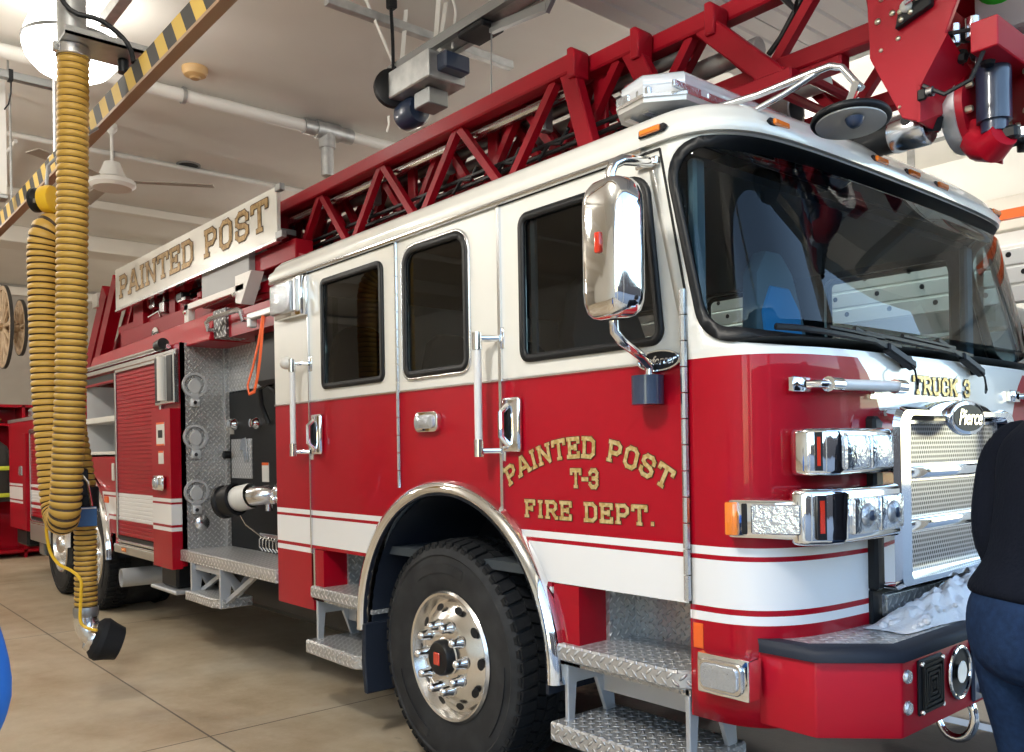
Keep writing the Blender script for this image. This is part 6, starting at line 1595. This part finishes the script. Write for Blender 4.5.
# salt and slush crumbs on the floor by the bumper
rng = random.Random(2); mb = MB().mat(M['snow'])
for k in range(420):
    x = rng.gauss(1.75,.35); y = rng.gauss(-.02,.30); r = rng.uniform(.003,.009)
    if .0 < x < .0: continue
    mb.ball((x,y,r*.4), r, 6, (1,1,.6))
tag(mb.build('road_salt', None, smooth=0), 'scattered white road salt and slush crumbs on the floor by the bumper', 'salt', kind='stuff')
tag(MB().mat(pbr('line_paint', (.62,.70,.78), .6)).box((.95,2.42,.0005),(2.6,2.53,.003)).build('floor_line', smooth=0), 'pale painted line on the floor past the bumper', 'floor line')
# ------------------------------------------------------------------ people
skin = pbr('skin', (.55,.33,.24), .55); jacketm = pbr('navy_jacket', (.005,.007,.014), .9, spec=.15, bump=(90,.3)); jeansm = pbr('blue_denim', (.008,.022,.065), .85, spec=.2, noise=(50,(.014,.038,.10),.35,.7), bump=(400,.2))
def skinned(name, chains, m, parent, levels=2, root=None):
    """chains: list of [(co, radius), ...]; equal first points are shared"""
    vs, es, rad, idx = [], [], [], {}
    for ch in chains:
        prev = None
        for co, r in ch:
            k = tuple(round(c, 4) for c in co)
            if k not in idx: idx[k] = len(vs); vs.append(co); rad.append(r)
            i = idx[k]
            if prev is not None and prev != i: es.append((prev, i))
            prev = i
    me = bpy.data.meshes.new(name); me.from_pydata(vs, es, []); o = bpy.data.objects.new(name, me); COL.objects.link(o)
    me.materials.append(m)
    sk = o.modifiers.new('skin', 'SKIN'); sk.use_smooth_shade = True
    for i, sv in enumerate(me.skin_vertices[0].data):
        r = rad[i]; sv.radius = r if isinstance(r, tuple) else (r, r); sv.use_root = (i == 0)
    sb = o.modifiers.new('round', 'SUBSURF'); sb.levels = levels; sb.render_levels = levels
    bpy.context.view_layer.update()
    dg = bpy.context.evaluated_depsgraph_get(); me2 = bpy.data.meshes.new_from_object(o.evaluated_get(dg))
    bpy.data.objects.remove(o)
    for p in me2.polygons: p.use_smooth = True
    o = bpy.data.objects.new(name, me2); COL.objects.link(o)
    if not me2.materials: me2.materials.append(m)
    if parent: o.parent = parent
    return o
def person(loc, face, label, jm, pm, hairm, lean=(0,0), scale=1., elbows=.30, hip=1.):
    """face: heading angle in the floor plane; local +x forward, +y to the person's left"""
    P = empty('person', loc, label, 'person'); P.rotation_euler = (0,0,face); P.scale = (scale,)*3
    lx, ly = lean
    def T_(z): k = max(0,(z-.95)/.75); return lx*k, ly*k
    def pt(x, y, z): dx, dy = T_(z); return (x+dx, y+dy, z)
    spine = [(pt(0,0,.95),(.13*hip,.165*hip)),(pt(.0,0,1.08),(.12,.155)),(pt(.0,0,1.25),(.125,.165)),(pt(-.01,0,1.40),(.115,.165)),(pt(-.01,0,1.47),(.07,.085)),(pt(.01,0,1.54),(.052,.052)),(pt(.025,0,1.62),(.075,.068)),(pt(.02,0,1.72),(.085,.072)),(pt(.015,0,1.77),(.055,.048))]
    chains = [spine]
    arms, legs, hands = [], [], []
    for s in (1,-1):
        sh = (pt(-.01,0,1.40),.10); a = [sh,(pt(-.01,.17*s,1.40),(.065,.065)),(pt(-.04,elbows*s*.80,1.13),(.048,.048)),(pt(.10,(elbows-.06)*s,.93),(.034,.034)),(pt(.14,(elbows-.08)*s,.87),(.032,.022))]
        arms.append(a)
        lg = [(pt(0,0,.95),.1),((0,.095*s,.86),(.095*hip,.095*hip)),((.02,.10*s,.50),(.062,.062)),((-.01,.105*s,.28),(.056,.052)),((-.01,.11*s,.09),(.040,.038)),((.07,.115*s,.045),(.040,.035)),((.15,.12*s,.03),(.030,.026))]
        legs.append(lg)
        w = V(pt(.14,(elbows-.08)*s,.87))
        for q, (dy, ln) in enumerate(((-.030,.075),(-.010,.085),(.012,.080),(.032,.062))):
            b0 = w+V((.02,dy*1.0,-.05)); hands.append([(tuple(b0),.0095),(tuple(b0+V((.012,0,-ln*.5))),.0085),(tuple(b0+V((.002,0,-ln))),.0070)])
        b0 = w+V((.015,-.032*s,-.01)); hands.append([(tuple(b0),.011),(tuple(b0+V((.02,-.018*s,-.03))),.010),(tuple(b0+V((.03,-.014*s,-.06))),.008)])
    body = skinned('body', [spine]+[[(c, tuple(q*.8 for q in r) if isinstance(r, tuple) else r*.8) for c, r in a_] for a_ in arms]+legs, skin, P)
    for h in hands: pass
    hd = None
    for h in hands: skinned('finger', [h], skin, P, 1)
    for w in (pt(.14,(elbows-.08),.87), pt(.14,-(elbows-.08),.87)):
        c = V(w); MB().mat(skin).ball(c+V((.015,0,-.035)), .05, 14, (.45,.85,1.)).build('palm', P, smooth=60)
    # clothing: torso and sleeves / hips and legs as smooth tapering tubes over the body
    def grow(c, k): return [(co, tuple(r+k for r in (rr if isinstance(rr, tuple) else (rr,rr)))) for co, rr in c]
    def resample(pts, n=6):
        out = []; Q = [(V(c), V(r)) for c, r in pts]; Q = [Q[0]]+Q+[Q[-1]]
        cr = lambda p, t: .5*((2*p[1])+(p[2]-p[0])*t+(2*p[0]-5*p[1]+4*p[2]-p[3])*t*t+(3*p[1]-p[0]-3*p[2]+p[3])*t**3)
        for i in range(1, len(Q)-2):
            for k in range(n): out.append((cr([q[0] for q in Q[i-1:i+3]], k/n), cr([q[1] for q in Q[i-1:i+3]], k/n)))
        out.append(Q[-1]); return out
    def limb(mb, pts, seg=24, up=(1,0,0)):
        q = resample(pts); mb.tube([c for c, _ in q], [tuple(r) for _, r in q], seg, up=up)
    mb = MB().mat(jm)
    limb(mb, [(pt(0,0,.975),(.150*hip,.188*hip)),(pt(0,0,1.0),(.165*hip,.200*hip)),(pt(0,0,1.10),(.155,.190)),(pt(.0,0,1.25),(.150,.190)),(pt(-.01,0,1.38),(.140,.195)),(pt(-.01,0,1.45),(.105,.150)),(pt(-.01,0,1.50),(.075,.085)),(pt(0,0,1.52),(.070,.075))], 32)
    for s, ar in zip((1,-1), arms):
        mb.ball(pt(-.01,.165*s,1.385), .092, 20, (1,.95,1.05))
        limb(mb, [(pt(-.012,.175*s,1.385),(.088,.088)),(pt(-.02,.20*s,1.32),(.084,.084))]+[(c, (r[0]+.022, r[1]+.022)) for c, r in ar[2:4]]+[(tuple(V(ar[3][0])*.6+V(ar[4][0])*.4), (.050,.050))], 18, up=None)
    mb.build('jacket', P, smooth=70)
    mb = MB().mat(pm)
    limb(mb, [(pt(0,0,1.05),(.13,.165)),(pt(0,0,.98),(.152*hip,.186*hip)),((-.01,0,.90),(.160*hip,.190*hip)),((-.01,0,.82),(.135*hip,.165*hip)),((0,0,.78),(.05,.10))], 32)
    for l in legs:
        limb(mb, [((0,l[1][0][1]*.85,.92),(.10*hip,.09*hip)),((-.005,l[1][0][1],.82),(.118*hip,.100*hip))]+[(c, (r[0]+.02, r[1]+.02)) for c, r in l[2:4]]+[((-.01,l[4][0][1],.06),(.068,.062))], 22)
    mb.build('jeans', P, smooth=70)
    for l in legs: skinned('shoe', [grow(l[4:], .012)], M['black'], P, 1)
    # head details
    c = V(pt(.025,0,1.67))
    MB().mat(hairm).lathe([(.0,.135),(.05,.125),(.085,.085),(.098,.03),(.095,-.03),(.085,-.07)], c+V((-.02,0,0)), (-.25,0,1), 24).build('hair', P, smooth=60)
    for s in (1,-1):
        MB().mat(skin).ball(c+V((-.005,.078*s,-.01)), .028, 10, (.7,.35,1)).build('ear', P, smooth=60)
        MB().mat(M['snow']).ball(c+V((.078,.030*s,.012)), .012, 10).build('eye', P, smooth=60)
        MB().mat(M['black']).ball(c+V((.087,.030*s,.012)), .005, 8).build('pupil', P, smooth=60)
    MB().mat(skin).ball(c+V((.092,0,-.018)), .016, 10, (1,.8,1.5)).build('nose', P, smooth=60)
    MB().mat(pbr('lips', (.45,.17,.15), .5)).ball(c+V((.078,0,-.058)), .020, 10, (.5,1.1,.35)).build('mouth', P, smooth=60)
    return P
person((2.45,.418,0), radians(58), 'person in a dark navy jacket and blue jeans standing by the front bumper', jacketm, jeansm, M['black'], lean=(.11,0), elbows=.21, hip=1.16, scale=1.06)
person((1.312,-2.258,0), radians(200), 'person in a bright blue jacket at the left edge of the view', pbr('bright_blue_jacket', (.02,.16,.55), .7), jeansm, M['black'], elbows=.30, scale=.9)
# ------------------------------------------------------------------ loose pieces that are parts of their own; tree of thing > part > sub-part
def split_pieces(o):
    me = o.data; n = len(me.vertices); par = list(range(n))
    def find(i):
        while par[i] != i: par[i] = par[par[i]]; i = par[i]
        return i
    for e in me.edges:
        a, b = find(e.vertices[0]), find(e.vertices[1])
        if a != b: par[a] = b
    isl = {}
    for v in me.vertices: isl.setdefault(find(v.index), []).append(v.index)
    boxes = []
    for ids in isl.values():
        cs = [me.vertices[i].co for i in ids]
        boxes.append(([min(c[k] for c in cs)-.004 for k in range(3)], [max(c[k] for c in cs)+.004 for k in range(3)], set(ids)))
    merged = True
    while merged:
        merged = False
        for i in range(len(boxes)):
            for j in range(i+1, len(boxes)):
                A, B_ = boxes[i], boxes[j]
                if all(A[0][k] <= B_[1][k] and B_[0][k] <= A[1][k] for k in range(3)):
                    boxes[i] = ([min(A[0][k],B_[0][k]) for k in range(3)], [max(A[1][k],B_[1][k]) for k in range(3)], A[2]|B_[2]); del boxes[j]; merged = True; break
            if merged: break
    if len(boxes) < 2: return
    for q, (_, _, ids) in enumerate(boxes):
        bm = bmesh.new(); bm.from_mesh(me)
        bm.verts.ensure_lookup_table()
        bmesh.ops.delete(bm, geom=[v for v in bm.verts if v.index not in ids], context='VERTS')
        nm = bpy.data.meshes.new(me.name); bm.to_mesh(nm); bm.free()
        for m in me.materials: nm.materials.append(m) if len(nm.materials) < len(me.materials) else None
        c = o.copy(); c.data = nm; COL.objects.link(c)
    bpy.data.objects.remove(o)
SPLIT = ('wiring_cluster','hand_hole','step_bracket','rail_bracket','windshield_pillar','pipe_hanger','cradle_arm','shelf_lip','light_recess','step_brace','lift_cylinder','grille_louvre_','motor_bracket','board_clip','dashboard_','opener_rail','under_body_frame','stabilizer_housing','rear_wheel_well','compartment_back','step_well_trim','truss_web','body_core','turntable','hydraulic_fitting','chassis','cab_interior','track_hanger','guide_tube','base_rail','door_track','front_wall_','light_bar_foot','cradle_wedge','body_rail_','rail_hanger','sill_step','side_plate','under_body_blocker','tip_hose','latch_button','cab_rear_wall_','ladder_bracket','saddle_strap_','motor_base_','wiring_cluster_','hose_loops','awning_rail')
for o in list(SC.objects):
    if o.type == 'MESH' and o.parent and o.name.split('.')[0] in SPLIT and not o.children: split_pieces(o)
def depth(o):
    d = 0
    while o.parent: o = o.parent; d += 1
    return d
for o in list(SC.objects):
    while depth(o) > 2: o.parent = o.parent.parent
